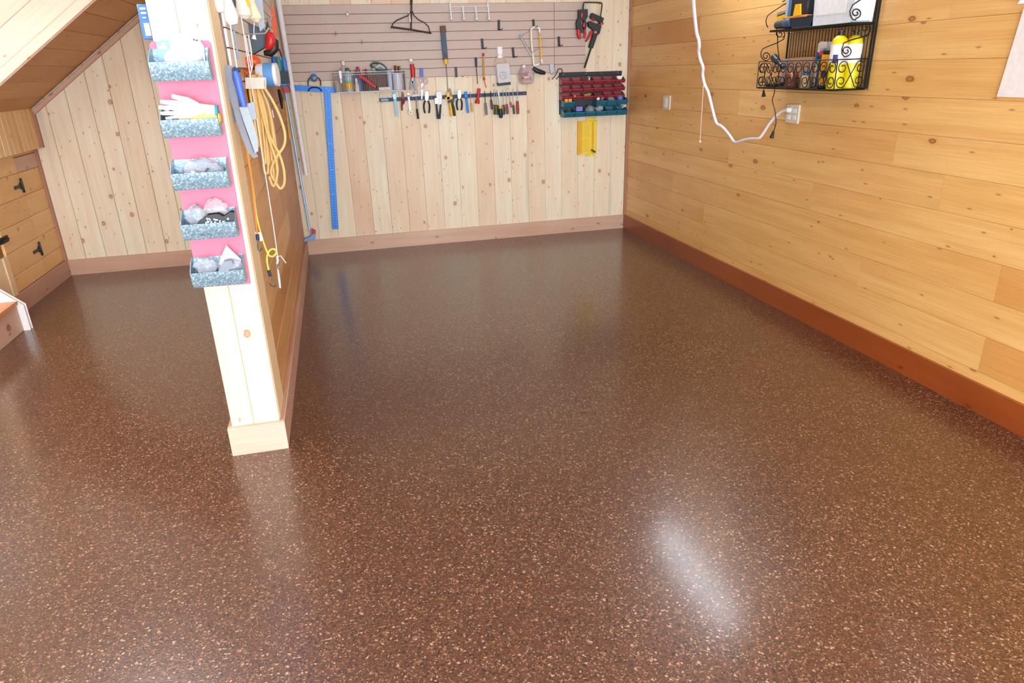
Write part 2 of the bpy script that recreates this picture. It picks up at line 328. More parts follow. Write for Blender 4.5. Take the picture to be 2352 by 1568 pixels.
o = bb('baseboard_partition', ((-3.402, -3.16, -3.694, -3.675, 0, .138), M_BLOCK, .15))
o = MB().box(-3.18, -3.16, -3.676, -.0, 0, .138).build('side_board', M_CEDY, o, bev=.002, color=(.4, .2, .3, 1))
MB().box(-3.402, -3.383, -3.676, -.0, 0, .138).build('side_board', M_CEDY, o.parent, bev=.002, color=(.4, .6, .3, 1))
# ================================================================ the stairs at the left
SL = .73; ang = math.atan(SL)
st = thing('staircase', 'underside of a wooden staircase sloping up above the alcove, clad in pine', 'staircase', (-5.0, -1.22, 1.4))
zs = lambda x: 1.385 + SL * (x + 5.14)
pitch = .178 * math.cos(ang)
x = -5.14 - .02
while x < -3.45:
    xc = x + pitch / 2
    board(st, (xc - .01 * math.sin(ang), -.60, zs(xc) + .01), (.1765, 1.2, .018), M_SOFF, name='soffit_board', rot=(0, -ang, 0), bev=.003, tone=random.uniform(.2, .8))
    x += pitch
dr = Vector((math.cos(ang), 0, math.sin(ang))); nr = Vector((-math.sin(ang), 0, math.cos(ang)))
base = Vector((-4.852, -1.23, 1.556)); off = 0
for i, wd in enumerate([.008, .06, .155, .155, .155, .155, .155]):
    c = base + dr * .55 + nr * (off + wd / 2) - Vector((0, .006 if i == 0 else (.012 if i == 1 else 0), 0))
    board(st, c, (2.2, .024, wd - .0015), M_FASC if i else M_CEDX, name='fascia_board', rot=(0, -ang, 0), bev=.004, tone=[.1, .2, .2, .35, .15, .3, .2][i]); off += wd
tr = thing('trim_3', None, None, (-5.14, 0, 1.36)); tr['kind'] = 'structure'
c = Vector((-5.14, -.004, 1.352)) + dr * 1.15
board(tr, c, (2.36, .03, .035), M_CEDX, name='sloping_strip', rot=(0, -ang, 0), tone=.5)
# bulkhead with upright beadboard over the cupboard wall
bk = struct('wall_bulkhead', MB().box(-5.22, -5.158, -1.45, .0, 1.088, 1.42), M_BACK)
for k in range(16):
    board(bk, (-5.149, -.045 - .087 * k, 1.245), (.018, .083, .32), M_PINE_VY, tone=random.uniform(.2, .7), bev=.005)
struct('trim_4', MB().box(-5.14, -5.122, -.02, .012, 1.085, 1.37), M_CEDZ)
# cupboard wall : planks beside the door, the door, header
wl = struct('wall_cupboard', MB().box(-5.225, -5.214, -1.45, 0, .0, 1.09), M_BACK)
zc = [.139, .262, .43, .60, .765, .937]
for a, b in zip(zc[:-1], zc[1:]): board(wl, (-5.206, -.2255, (a + b) / 2), (.016, .423, b - a - .0015), M_CUP, tone=random.uniform(.3, .7))
board(wl, (-5.204, -.232, .995), (.02, .436, .112), M_CEDY, name='header_board', tone=.0)
board(wl, (-5.206, -.232, 1.07), (.016, .436, .034), M_CUP, tone=.9)
board(wl, (-5.203, -1.045, .28), (.022, .075, .28), M_JAMBY, name='door_casing', tone=.2)
board(wl, (-5.206, -1.27, .28), (.016, .36, .28), M_JAMBY, name='wall_panel', tone=.0)
cd = thing('cupboard_door', 'low golden pine plank door with black hinges under the stairs', 'door', (-5.2, -.72, .14))
zc = [.141, .262, .43, .60, .765, .94, 1.085]
for a, b in zip(zc[:-1], zc[1:]): board(cd, (-5.204, -.728, (a + b) / 2), (.02, .558, b - a - .0015), M_CUP, tone=random.uniform(.2, .6))
for zz in (.845, .345):
    h = MB('left').box(-.452, -.436, zz - .052, zz + .052, .0, .012).tube([(-.444, zz - .055, .012), (-.444, zz + .055, .012)], .008).build('hinge', M_BLK, cd, bev=.001)
    MB('left').prism([(-.452, zz + .028), (-.452, zz - .028), (-.50, zz - .012), (-.575, zz - .014), (-.58, zz), (-.575, zz + .012), (-.50, zz + .010)], .004, .009).build('hinge_strap', M_BLK, h)
lt = MB('left').box(-1.06, -.93, .515, .56, .004, .016).build('latch', M_BLKM, cd, bev=.002)
MB('left').tube([(-1.04, .5375, .022), (-.95, .5375, .022)], .008).build('latch_bolt', M_BLKM, lt)
# foot of the lower flight
ft = thing('stair_foot', 'bottom step of a staircase with pale stringer and cedar riser', 'stairs', (-5.05, -1.48, 0))
MB().box(-5.05, -5.021, -2.62, -1.49, 0, .188).build('riser', M_CEDY, ft, bev=.002, color=(.15, .77, 0, 1))
MB().box(-5.36, -5.008, -2.62, -1.49, .188, .212).build('tread', C_('orange_tread', '#d98a4c', .4), ft, bev=.003)
s_ = MB(); pf = [(-4.985, 0), (-4.985, .177), (-5.36, .53), (-5.36, 0)]
s_.add([(p[0], -1.49, p[1]) for p in pf] + [(p[0], -1.452, p[1]) for p in pf], [(0, 1, 2, 3), (7, 6, 5, 4)] + [(i, (i + 1) % 4, 4 + (i + 1) % 4, 4 + i) for i in range(4)])
s_.build('stringer', C_('whitewashed_stringer', '#e6e4e2', .5), ft, bev=.006)
# ================================================================ shop light hanging above the right bay (seen only by its reflection)
sl = thing('shop_or_fill_light', 'white four foot fluorescent shop light hung from the ceiling by the right wall', 'ceiling light', (-.24, -2.35, 2.5))
MB().box(-.36, -.12, -3.02, -1.7, 2.5, 2.55).build('housing', M_WHT, sl, bev=.01)
te = NT('lamp_tube_glow'); te.b.inputs['Emission Color'].default_value = (.80, .91, 1, 1); te.b.inputs['Emission Strength'].default_value = 28
for dx in (-.30, -.18): MB().tube([(dx, -2.98, 2.48), (dx, -1.74, 2.48)], .016, 10).build('lamp_tube', te.m, sl)
sl2 = thing('shop_or_fill_light', 'added unseen fill light over the front of the partition, to brighten the post top', 'ceiling light', (-2.75, -4.7, 2.5))  # unseen lamp added to brighten the post top and upper partition face
MB().box(-2.87, -2.63, -5.36, -4.04, 2.52, 2.57).build('housing', M_WHT, sl2, bev=.01)
te2 = NT('fill_tube_glow_front'); te2.b.inputs['Emission Color'].default_value = (.84, .92, 1, 1); te2.b.inputs['Emission Strength'].default_value = 14
for dx in (-2.81, -2.69): MB().tube([(dx, -5.32, 2.50), (dx, -4.08, 2.50)], .016, 10).build('lamp_tube', te2.m, sl2)
sl3 = thing('shop_or_fill_light', 'added unseen fill light over the left bay, to brighten the alcove', 'ceiling light', (-4.3, -3.4, 2.5))  # another unseen lamp, added as fill for the left bay
MB().box(-4.42, -4.18, -4.06, -2.74, 2.52, 2.57).build('housing', M_WHT, sl3, bev=.01)
te3 = NT('fill_tube_glow_left'); te3.b.inputs['Emission Color'].default_value = (.90, .95, 1, 1); te3.b.inputs['Emission Strength'].default_value = 85
for dx in (-4.36, -4.24): MB().tube([(dx, -4.02, 2.50), (dx, -2.78, 2.50)], .016, 10).build('lamp_tube', te3.m, sl3)
#PART2
# ================================================================ helpers for the small things
def B(u, v, c=.03): return q('back', u, v, c)
PXM = 1 / 243.
def multi(name, label, cat, parts, group=None, loc=None, kind=None):
    """parts: (part name, MB, material[, bevel]); one part -> one mesh thing, else an Empty with children"""
    if loc is None:
        vs = parts[0][1].v; loc = sum(vs, Vector()) / len(vs)
    if len(parts) == 1:
        o = parts[0][1].build(name, parts[0][2], org=loc, bev=parts[0][3] if len(parts[0]) > 3 else 0); return tag(o, label, cat, group)
    t = thing(name, label, cat, loc, group); last = None
    for p in parts:
        par = t; n = p[0]
        if n.startswith('>'): n = n[1:]; par = last
        o = p[1].build(n, p[2], par, bev=p[3] if len(p) > 3 else 0)
        if par is t: last = o
    return t
def bl(u0, v0, u1, v1, c0, c1, w, mb=None, w1=None):
    """flat bar on the back wall between two pixels, w wide in pixels"""
    a = B(u0, v0, c1); b = B(u1, v1, c1); d = Vector((b[0] - a[0], b[1] - a[1])).normalized(); n = Vector((-d.y, d.x)); h = w * PXM / 2; h1 = (w1 if w1 is not None else w) * PXM / 2
    mb = mb or MB('back'); return mb.prism([(a[0] + n.x * h, a[1] + n.y * h), (a[0] - n.x * h, a[1] - n.y * h), (b[0] - n.x * h1, b[1] - n.y * h1), (b[0] + n.x * h1, b[1] + n.y * h1)], c0, c1)
def bt(pts, r, c=.04, n=8, mb=None, closed=False, flat=1.):
    """tube on the back wall through pixels (u,v[,c]); r in pixels"""
    mb = mb or MB('back'); rr = [x * PXM for x in r] if isinstance(r, (list, tuple)) else r * PXM
    return mb.tube([B(p[0], p[1], p[2] if len(p) > 2 else c) for p in pts], rr, n, closed=closed, flat=flat)
def poly(fr, px, c): return [q(fr, u, v, c)[:2] for u, v in px]
def circ(cx, cy, r, n=16, a0=0, a1=2 * math.pi): return [(cx + r * math.cos(a0 + (a1 - a0) * i / n), cy + r * math.sin(a0 + (a1 - a0) * i / n)) for i in range(n + (abs(a1 - a0) < 6.2))]
def sidepoly(mb, bc, a0, a1):
    n = len(bc); return mb.add([(a0, p[0], p[1]) for p in bc] + [(a1, p[0], p[1]) for p in bc], [tuple(range(n)), tuple(range(2 * n - 1, n - 1, -1))] + [(i, (i + 1) % n, n + (i + 1) % n, n + i) for i in range(n)])
def smooth_path(pts, k=4):
    P = [Vector(p) for p in pts]; out = []
    for i in range(len(P) - 1):
        p0 = P[max(i - 1, 0)]; p1 = P[i]; p2 = P[i + 1]; p3 = P[min(i + 2, len(P) - 1)]
        for j in range(k):
            t = j / k; out.append(.5 * ((2 * p1) + (-p0 + p2) * t + (2 * p0 - 5 * p1 + 4 * p2 - p3) * t * t + (-p0 + 3 * p1 - 3 * p2 + p3) * t ** 3))
    return out + [P[-1]]
# ================================================================ slat panels
SB = 1.523; ST = 2.118; SP = (ST - SB) / 8; SEAM = B(1273, 90, .02)[0]; SEND = B(1346, 60, .02)[0]
for (a0, a1, lab) in ((-3.14, SEAM - .002, 'wide taupe slat wall panel behind the rake and the wire basket'), (SEAM + .002, SEND, 'narrow taupe slat wall panel under the red clamps')):
    t = thing('slat_panel', lab, 'slat panel', F('back', (a0 + a1) / 2, SB, 0))
    MB('back').box(a0, a1, SB, ST, .0005, .010).build('backing', M_GROOVE, t)
    for k in range(8):
        o = board(t, F('back', (a0 + a1) / 2, SB + SP * (k + .5), .0152), (a1 - a0, .0096, SP - .0038), M_SLAT, name='slat', bev=.002)
t = thing('slat_panel', 'slat wall panel on the partition side, coloured pale as if brightly lit, behind the tools', 'slat panel', F('part', -2, 1.615, 0))
MB('part').box(-3.41, -.35, 1.615, 2.55, .0005, .008).build('backing', M_GROOVE, t)
for k in range(12):
    if 1.615 + .0745 * (k + 1) > 2.56: break
    board(t, F('part', -1.88, 1.615 + .0745 * (k + .5), .013), (.0096, 3.06, .069), M_SLAT_LIT, name='slat', bev=.002)
# ---------------------------------------------------------------- things hung on the wide slat panel
S0 = .021
def wirehook(u, v, lab, r=.8, dot=0):
    m = bt([(u, v - 6, S0), (u, v - 3, S0 + .004), (u, v + 2, S0 + .01), (u, v + 4, S0 + .03), (u, v + 1, S0 + .045)], r)
    m.tube([B(u - 5, v, S0 + .004), B(u + 5, v, S0 + .004)], r * PXM)
    ps = [('wire', m, M_CHR)]
    if dot: ps.append(('ball_end', MB('back').ball(B(u, v, S0 + .05), dot * PXM), M_WHT))
    multi('hook', lab, 'hook', ps)
wirehook(798, 33, 'small hook with a round white end at the top left of the slat wall', dot=3.2)
wirehook(771, 78, 'empty wire hook on the slat wall, the left one above the basket')
wirehook(831, 97, 'empty wire hook on the slat wall, the right one above the basket')
# bow rake
m = bt([(946, -60), (945, 0), (944.5, 12)], [2.6, 2.6, 2.4], c=.05)
bow = bt([(944, 26), (937, 36), (925, 41), (911, 47), (903, 54), (899, 63)], 1.1, c=.05); bt([(947, 26), (951, 36), (962, 46), (975, 52), (984, 61), (988, 75)], 1.1, c=.05, mb=bow)
bt([(945, 10), (944.5, 40), (944, 68)], [2., 1.7, 1.7], c=.05, mb=bow)
hd = bt([(898, 62), (944, 68), (989, 76)], 1.7, c=.05, n=6)
tn = MB('back')
for i in range(15):
    p = B(899 + 90 * i / 14, 62.8 + 13 * (i / 14) ** 1.1, .052); tn.prism([(p[0] - .006, p[1] + .004), (p[0] + .006, p[1] + .004), (p[0] + .0045, p[1] - .008), (p[0] - .0045, p[1] - .008)], .048, .10, top=.5)
rk = multi('bow_rake', 'rusty steel bow rake hung head down on the slat wall', 'rake', [('handle', m, M_RUST), ('bow', bow, M_RUST), ('rake_head', hd, M_RUST), ('>tine', tn, M_RUST)])
m = bl(941, 27, 942.5, 51, S0, S0 + .012, 4.5, w1=3.5).tube([B(941, 30, S0 + .01), B(941, 36, .09), B(942.5, 50, .085)], .006)
multi('hook', 'shiny white double hook that carries the rake', 'hook', [('hook', m, M_WHT, .002)])
# white rack with four prongs
fr_ = MB('back'); 
for vv in ((15.5, 13.5), (27.5, 26)): fr_.tube([B(1034, vv[0], .04), B(1122, vv[1], .04)], .0035)
ps = [('wire', fr_, M_WHT)]
for (u0, u1) in ((1033, 1036.5), (1063, 1065.5), (1092, 1095), (1120, 1123.5)):
    ps.append(('prong', bt([(u0, 4 if u0 in (1033, 1120) else 13, .03), (u1, 42, .05), (u1, 46, .09), (u1, 43, .12)], [1.9, 1.7, 1.9, 2.2]), M_WHT))
multi('prong_rack', 'white wire tool rack with four hanging prongs near the top of the slat wall', 'tool rack', ps)
# long driver / file
multi('drywall_saw', 'long dark tool with a yellow collar and a thin rod pointing down', 'hand tool',
      [('body', bl(1018, 73, 1024, 137, .03, .055, 9), M_SLATE, .003), ('grip', bl(1017.5, 60, 1019, 74, .028, .06, 10), M_BROWN, .003), ('lower_grip', bl(1023, 122, 1024, 138, .03, .056, 6), M_BLK, .002),
       ('collar', bt([(1023.5, 136), (1024.5, 147)], 4.6, c=.045, n=12), M_YEL), ('rod', bt([(1024.5, 147), (1029, 212)], .6, c=.045), M_BLK)])
# J hooks
for (u0, v0, u1, v1, lab) in ((1146, 46, 1146, 69, 'black hook on the slat wall, just below the white pronged rack'), (1107, 89, 1109, 112, 'black hook on the slat wall above the thin wooden stick'),
        (1178, 109, 1180, 132, 'black hook on the slat wall between the hand brush and the hacksaw'), (1225, 45, 1226.5, 63, 'black hook that holds up the hacksaw'),
        (1283.5, 84, 1284.5, 106, 'black hook on the slat wall left of the red clamps'), (1047, 154, 1048.5, 177, 'short black hook low on the slat wall, above the tool bar')):
    m = bl(u0, v0, u1, v1, S0, S0 + .008, 4.5)
    if u0 != 1047: m.tube([B(u1, v1 - 2, S0 + .006), B(u1 + 3, v1 - .5, .06), B(u1 + 7, v1 - 1.5, .075), B(u1 + 9, v1 - 4, .08)], [.005, .004, .004, .003], 6)
    multi('hook', lab, 'hook', [('hook', m, M_BLK, .0015)])
multi('screwdriver', 'slim dark screwdriver hanging alone low on the slat wall', 'screwdriver', [('handle', bt([(1093, 132), (1094, 153)], [2.6, 2.2], c=.035, n=10), M_NAVY), ('shaft', bt([(1094, 153), (1097, 193)], .8, c=.035), M_BLK)])
multi('wooden_stick', 'thin wooden stick with red ends hanging left of the hand brush', 'stick', [('stick', bt([(1110, 126), (1111.5, 181)], 1.9, c=.035), M_WOODH), ('red_end', bt([(1110, 122), (1110.2, 129)], 2.4, c=.035), M_RED), ('red_end', bt([(1111.6, 178), (1112, 184)], 2.4, c=.035), M_RED), ('thread', bt([(1112, 183), (1114, 192), (1117, 201)], .9, c=.035), M_ORG)])
# hand brush
m = bl(1148, 108, 1149, 132, S0, S0 + .03, 8.5, w1=8)
multi('hook', 'white hook holding the cords of the hand brush', 'hook', [('hook', m, M_WHT, .004)])
cd_ = bt([(1146, 124), (1139, 140), (1137, 152)], 1., c=.05); bt([(1151, 124), (1160, 136), (1167, 147)], 1., c=.05, mb=cd_)
lg = MB('back').tube([(*B(1156 + 8 * math.cos(a), 173 + 8.5 * math.sin(a), .0735)[:2], .0735) for a in [i * math.pi / 10 for i in range(20)]], .0011, 5, closed=True)
for pts in ([(1153, 168), (1156, 166.5), (1159, 168), (1156, 170)], [(1151, 174), (1161, 172.5)], [(1157, 178), (1160, 175), (1161, 179)]): lg.tube([B(u, v, .0735) for u, v in pts], .0012, 5)
multi('hand_brush', 'white hand brush with a small round emblem and black bristles, hung by yellow cords', 'brush',
      [('body', MB('back').prism(poly('back', [(1141, 150), (1144, 147.5), (1166, 146), (1168.5, 149), (1172, 187), (1145, 190)], .07), .03, .072), M_GLOVE, .004), ('emblem', lg, M_GREEN),
       ('bristles', MB('back').prism(poly('back', [(1143.5, 190), (1172, 187), (1173, 194), (1145, 197)], .07), .03, .068), M_BLK, .002), ('cord', cd_, M_CORDY)])
# hacksaw
fm = bt(smooth_path([(1241, 66, .05), (1234, 63, .05), (1226, 63, .05), (1220.5, 67, .05), (1220, 76, .05), (1222, 110, .05), (1227, 151, .05)]), 2.6, n=8)
multi('hacksaw', 'hacksaw with a white frame, yellow blade and black grip hanging from a hook', 'saw',
      [('frame', fm, C_('cream_frame', '#ece2d0', .4)), ('blade', bl(1239.5, 72, 1244, 137, .047, .052, 3.2), M_YEL), ('blade_end', bt([(1239, 66), (1239.5, 74)], 2.4, c=.05), M_WHT), ('blade_end', bt([(1244, 136), (1245, 145)], 2.6, c=.05), M_WHT),
       ('lower_arm', bt([(1227, 151), (1238, 147)], 2.4, c=.05), M_WHT), ('grip', bt([(1225, 156), (1232, 162), (1243, 166), (1252, 168)], [3.5, 5.2, 5, 3.6], c=.05, n=10), M_BLK)])
thin = bt([(1197, 82), (1219, 70)], .45, c=.085); bt([(1221, 121), (1236, 112), (1251, 103), (1250, 96), (1243, 82), (1232, 70)], .45, c=.085, mb=thin)
multi('coping_saw', 'thin silver coping saw hanging tilted across the hacksaw', 'saw', [('frame_rod', bt([(1198, 87), (1221, 127)], 1.7, c=.085), M_CHR), ('wire_frame', thin, M_CHR), ('knob', MB('back').ball(B(1197, 84, .085), 3.6 * PXM), C_('pale_blue_knob', '#8fb8dc', .4))])
# jar of sweets
jb = MB('back').lathe((B(1209, 193, .08)[0], B(1209, 193, .08)[1], .085), (0, 1, 0), [(.045, 0), (.064, .012), (.074, .045), (.070, .085), (.052, .12), (.030, .143), (.02, .15)], 20)
t = multi('sweet_jar', 'round clear jar of red and orange wrapped sweets hung on the slat wall', 'jar', [('glass', jb, M_JAR), ('lid', MB('back').lathe((B(1204, 152, .085)[0], B(1204, 158, .085)[1], .085), (-.12, 1, 0), [(.017, 0), (.02, .02), (.012, .032)], 12), M_WHT)])
rnd = random.Random(3); ms = [MB('back') for _ in range(4)]; jc = B(1209, 176, .085)
for i in range(60):
    an = rnd.uniform(0, 6.28); rr = .052 * math.sqrt(rnd.random()); h = rnd.uniform(-.03, .03)
    ms[i % 4].ball((jc[0] + rr * math.cos(an), jc[1] + h, .085 + rr * math.sin(an)), .011, 6, 4)
for m_, mt, nm in zip(ms, (M_RED, M_RED, C_('orange_sweet', '#f0a838', .4), M_WHT), ('red', 'red', 'orange', 'white')):
    o = m_.build('sweets', mt, t); o['kind'] = 'stuff'
multi('hook', 'small shiny flat hook at the lower right end of the slat wall', 'hook', [('hook', bl(1267, 148, 1269, 168, S0, S0 + .022, 8).box(*(lambda p: (p[0] - .012, p[0] + .012, p[1] - .012, p[1] + .004, .02, .06))(B(1269, 168, .03))), C_('satin_steel', '#a6adb8', .35, .5), .003)])
multi('wire_hook', 'bent dark wire hook beside the top left corner of the bin rack', 'hook', [('hook', bt(smooth_path([(1268, 182, .06), (1277, 172, .05), (1282, 160, .04), (1285, 158, .03), (1290, 159, .03), (1291.5, 166, .04), (1286, 172, .05), (1278, 182, .06)]), 1.), M_RUST)])
# bracket and clamps
multi('wire_bracket', 'black squared wire bracket at the right end of the slat wall', 'bracket', [('bracket', bt(smooth_path([(1339, 28, .03), (1339.5, 12, .09), (1342, 6, .10), (1352, 5.5, .10), (1378, 6.5, .10), (1382.5, 9, .10), (1382, 20, .08), (1378, 44, .05)], 3), 1.3), M_BLK)])
multi('spring_clamp', 'black spring clamp with red grips hanging on the wire bracket', 'clamp',
      [('body', MB('back').prism(poly('back', [(1330, 23), (1349, 22), (1349, 38), (1345, 45), (1346, 62), (1343, 68), (1340, 60), (1342, 48), (1338, 44), (1334, 50), (1335, 68), (1326, 67), (1325, 52), (1330, 40)], .08), .05, .085), M_BLK, .003),
       ('red_pad', bt([(1337, 30), (1336, 40)], [3, 2], c=.09), M_RED), ('red_pad', bt([(1342, 53), (1341, 62)], [3, 3], c=.09), M_RED),
       ('grip', bt([(1329, 67), (1329, 80), (1332, 90)], [4.4, 4.6, 2.6], c=.067, n=10), M_RED), ('grip', bt([(1343, 66), (1344, 78), (1342, 88)], [2.8, 3, 2], c=.067, n=10), M_RED), ('spring', bt([(1337, 66), (1338, 76)], 2.8, c=.067, n=10), M_SLATE)])
multi('bar_clamp', 'black trigger bar clamp with a long bar, tilted, right of the spring clamp', 'clamp',
      [('bar', bl(1381, 38, 1343, 156, .055, .063, 3.6), M_BLKM), ('fixed_jaw', bl(1359, 35, 1385, 47, .045, .08, 9), M_BLK, .003), ('jaw_pad', bt([(1358, 41), (1366, 46)], 3.4, c=.062), M_RED), ('jaw_pad', bt([(1381, 51), (1383, 57)], 4, c=.062), M_RED),
       ('sliding_jaw', MB('back').prism(poly('back', [(1352, 52), (1356, 49), (1374, 57), (1381, 60), (1377, 76), (1370, 82), (1362, 80), (1364, 68), (1354, 60)], .085), .043, .085), M_BLK, .003),
       ('trigger', bl(1361, 72, 1347, 95, .05, .07, 5, w1=2.5), M_RED, .002), ('grip', bl(1369, 76, 1358, 109, .045, .08, 7.5), M_BLK, .004), ('dial', bt([(1368, 74, .083), (1368, 74, .092)], 3), M_RED)])
# ================================================================ bin rack
rp_ = [B(1285, 169, .02), B(1285, 262, .02), B(1430, 255, .02), B(1430, 163, .02)]
a0 = rp_[0][0]; a1 = -.062; b0 = 1.150; b1 = 1.522
rack = thing('bin_rack', 'black wall rack carrying red and teal plastic bins in the back corner', 'rack', F('back', a0, b0, 0))
MB('back').box(a0, a1, b0, b1 - .03, .0, .012).build('back_panel', C_('rack_panel', '#22303a', .5), rack, bev=.002)
MB('back').box(a0, a1, b1 - .032, b1, .0, .022).build('top_rail', M_BLK, rack, bev=.003)
sc_ = MB('back')
for fx in (.06, .42, .66, .93): sc_.ball((a0 + (a1 - a0) * fx, b1 - .016, .022), .006, 8, 5)
sc_.build('screw', M_CHR, rack)
def pbin(a0, a1, b, h, d, lip, mt, name, label, group, c0=.013, wall=.003, inset=.012, fr='back'):
    m = MB(fr)
    for aa in (a0, a1 - wall): sidepoly(m, [(b, c0), (b + h, c0), (b + h * .98, c0 + d * .35), (b + lip, c0 + d), (b, c0 + d - inset)], aa, aa + wall)
    m.box(a0 + wall, a1 - wall, b, b + wall, c0, c0 + d - inset); m.box(a0 + wall, a1 - wall, b, b + h, c0, c0 + wall)
    sidepoly(m, [(b, c0 + d - inset - wall), (b, c0 + d - inset), (b + lip, c0 + d), (b + lip, c0 + d - wall)], a0 + wall, a1 - wall)
    lp = MB(fr).box(a0 - .001, a1 + .001, b + lip - .004, b + lip + .002, c0 + d - .003, c0 + d + .004)
    t = multi(name, label, 'bin', [('tray', m, mt), ('lip', lp, mt)], group, loc=F(fr, (a0 + a1) / 2, b, c0)); return t
rown = ['top row', 'second row', 'third row']; coln = ['leftmost', 'second', 'third', 'fourth', 'fifth', 'rightmost']
rz = [1.418, 1.350, 1.283]; CX0 = B(1291, 190, .11)[0]; PIT = (-.058 - CX0) / 6
for r_ in range(3):
    for c_ in range(6):
        x0 = CX0 + PIT * c_
        pbin(x0 + .002, x0 + PIT - .003, rz[r_], .058, .095, .026, M_MAR, 'red_bin', 'small red bin in the %s of the bin rack, %s from the left' % (rown[r_], coln[c_]) if c_ not in (0, 5) else 'small red bin at the %s end of the %s of the bin rack' % ('left' if c_ == 0 else 'right', rown[r_]), 'small red bins in the rack')
TX0 = B(1296, 250, .14)[0]; TP = (-.036 - TX0) / 6
for r_ in range(2):
    for c_ in range(6):
        if r_ == 0 and c_ in (1, 2): continue
        x0 = TX0 + TP * c_; zz = (1.222, 1.128)[r_]
        pbin(x0 + .002, x0 + TP - .003, zz, .078 if r_ else .07, .125, .042, M_TEAL, 'teal_bin', 'teal bin in the %s teal row of the bin rack, %s' % (('upper', 'lower')[r_], coln[c_] + ('' if c_ in (0, 5) else ' column from the left')), 'teal bins in the rack', inset=.02)
def inb(c_, r_, red, mbf, label, name, mt, cat):
    x0 = (CX0 + PIT * (c_ + .5)) if red else (TX0 + TP * (c_ + .5)); zz = rz[r_] if red else (1.222, 1.128)[r_]
    m = MB('back'); mbf(m, x0, zz + .006, .06); return multi(name, label, cat, [('x', m, mt)])
inb(5, 0, True, lambda m, x, z, c: m.prism([(x - .03, z + .055), (x + .03, z + .055), (x + .022, z + .03), (x, z + .022), (x - .022, z + .03)], c, c + .03), 'small white reflector cup standing in a red bin at the top right', 'light_bulb', M_WHT, 'bulb')
inb(2, 0, True, lambda m, x, z, c: m.lathe((x + .01, z, c + .015), (0, 1, .2), [(.018, 0), (.018, .055), (.01, .062)], 12), 'shiny steel tube standing in the third red bin of the top row', 'steel_tube', M_CHR, 'tube')
inb(1, 2, True, lambda m, x, z, c: m.lathe((x - .02, z, c + .01), (0, 1, 0), [(.014, 0), (.014, .03), (.008, .035)], 10).lathe((x + .015, z, c + .02), (0, 1, 0), [(.008, 0), (.008, .022)], 10), 'small brass fitting in the second red bin of the third row', 'brass_fitting', C_('brass', '#e0a030', .35, .5), 'fitting')
inb(2, 2, True, lambda m, x, z, c: m.tube([(x - .035, z + .03, c), (x + .035, z + .042, c + .02)], .006).tube([(x - .03, z + .025, c + .02), (x + .03, z + .03, c + .02)], .005), 'olive rods lying in the third red bin of the third row', 'small_rods', C_('olive_rod', '#a09a5c', .5), 'rods')
inb(3, 2, True, lambda m, x, z, c: m.tube([(x - .035, z + .035, c + .01), (x, z + .04, c), (x + .03, z + .05, c)], [.010, .012, .004]), 'silver tool lying in the fourth red bin of the third row', 'small_tool', M_CHR, 'tool')
inb(0, 0, False, lambda m, x, z, c: m.box(x - .035, x - .004, z + .03, z + .065, c, c + .04).box(x + .004, x + .035, z + .03, z + .065, c, c + .04), 'orange spools in the upper left teal bin', 'orange_spool', C_('orange_spool', '#f2a63a', .5), 'spool')
inb(3, 0, False, lambda m, x, z, c: m.ball((x - .022, z + .055, c + .03), .018), 'round white roll in the upper teal row, fourth column', 'white_roll', M_WHT, 'roll')
inb(3, 0, False, lambda m, x, z, c: m.ball((x + .02, z + .055, c + .03), .018, crumple=.25), 'pinkish crumpled bag beside the white roll in a teal bin', 'small_bag', C_('mauve_bag', '#8a6a78', .5), 'bag')
inb(4, 0, False, lambda m, x, z, c: m.ball((x, z + .05, c + .03), .03, sc=(1.3, .7, 1), crumple=.2, seed=2), 'grey crumpled bag in the fifth upper teal bin', 'small_bag', C_('grey_mauve_bag', '#8d8494', .5), 'bag')
inb(5, 0, False, lambda m, x, z, c: m.ball((x - .015, z + .055, c + .03), .03, sc=(1, .9, 1), crumple=.15, seed=4), 'bluish bundle in the rightmost upper teal bin', 'small_bundle', C_('periwinkle', '#6f7fc8', .5), 'bundle')
inb(0, 1, False, lambda m, x, z, c: m.ball((x, z + .045, c + .03), .028, sc=(1, .8, 1), crumple=.25, seed=5), 'dark grey bits in the lower left teal bin', 'small_bag', C_('dark_bits', '#4c4c56', .5), 'bag')
inb(1, 1, False, lambda m, x, z, c: m.box(x - .028, x + .034, z + .045, z + .085, c + .02, c + .04), 'purple packet sticking out of a lower teal bin', 'purple_packet', M_PURP, 'packet')
inb(2, 1, False, lambda m, x, z, c: m.ball((x, z + .055, c + .04), .045, sc=(1.1, .9, .9), crumple=.15, seed=7), 'big grey crumpled bag bulging from the third lower teal bin', 'crumpled_bag', C_('grey_bag', '#7c828a', .4), 'bag')
inb(3, 1, False, lambda m, x, z, c: m.ball((x - .01, z + .06, c + .04), .036, sc=(1.2, .8, .9), crumple=.3, seed=9), 'light grey bag in the fourth lower teal bin', 'crumpled_bag', C_('light_grey_bag', '#9aa3ae', .35), 'bag')
inb(5, 1, False, lambda m, x, z, c: m.tube([(x, z + .06, c + .05), (x + .04, z + .075, c + .05)], .005), 'pale rod in the rightmost lower teal bin', 'small_rod', M_OFFW, 'rod')
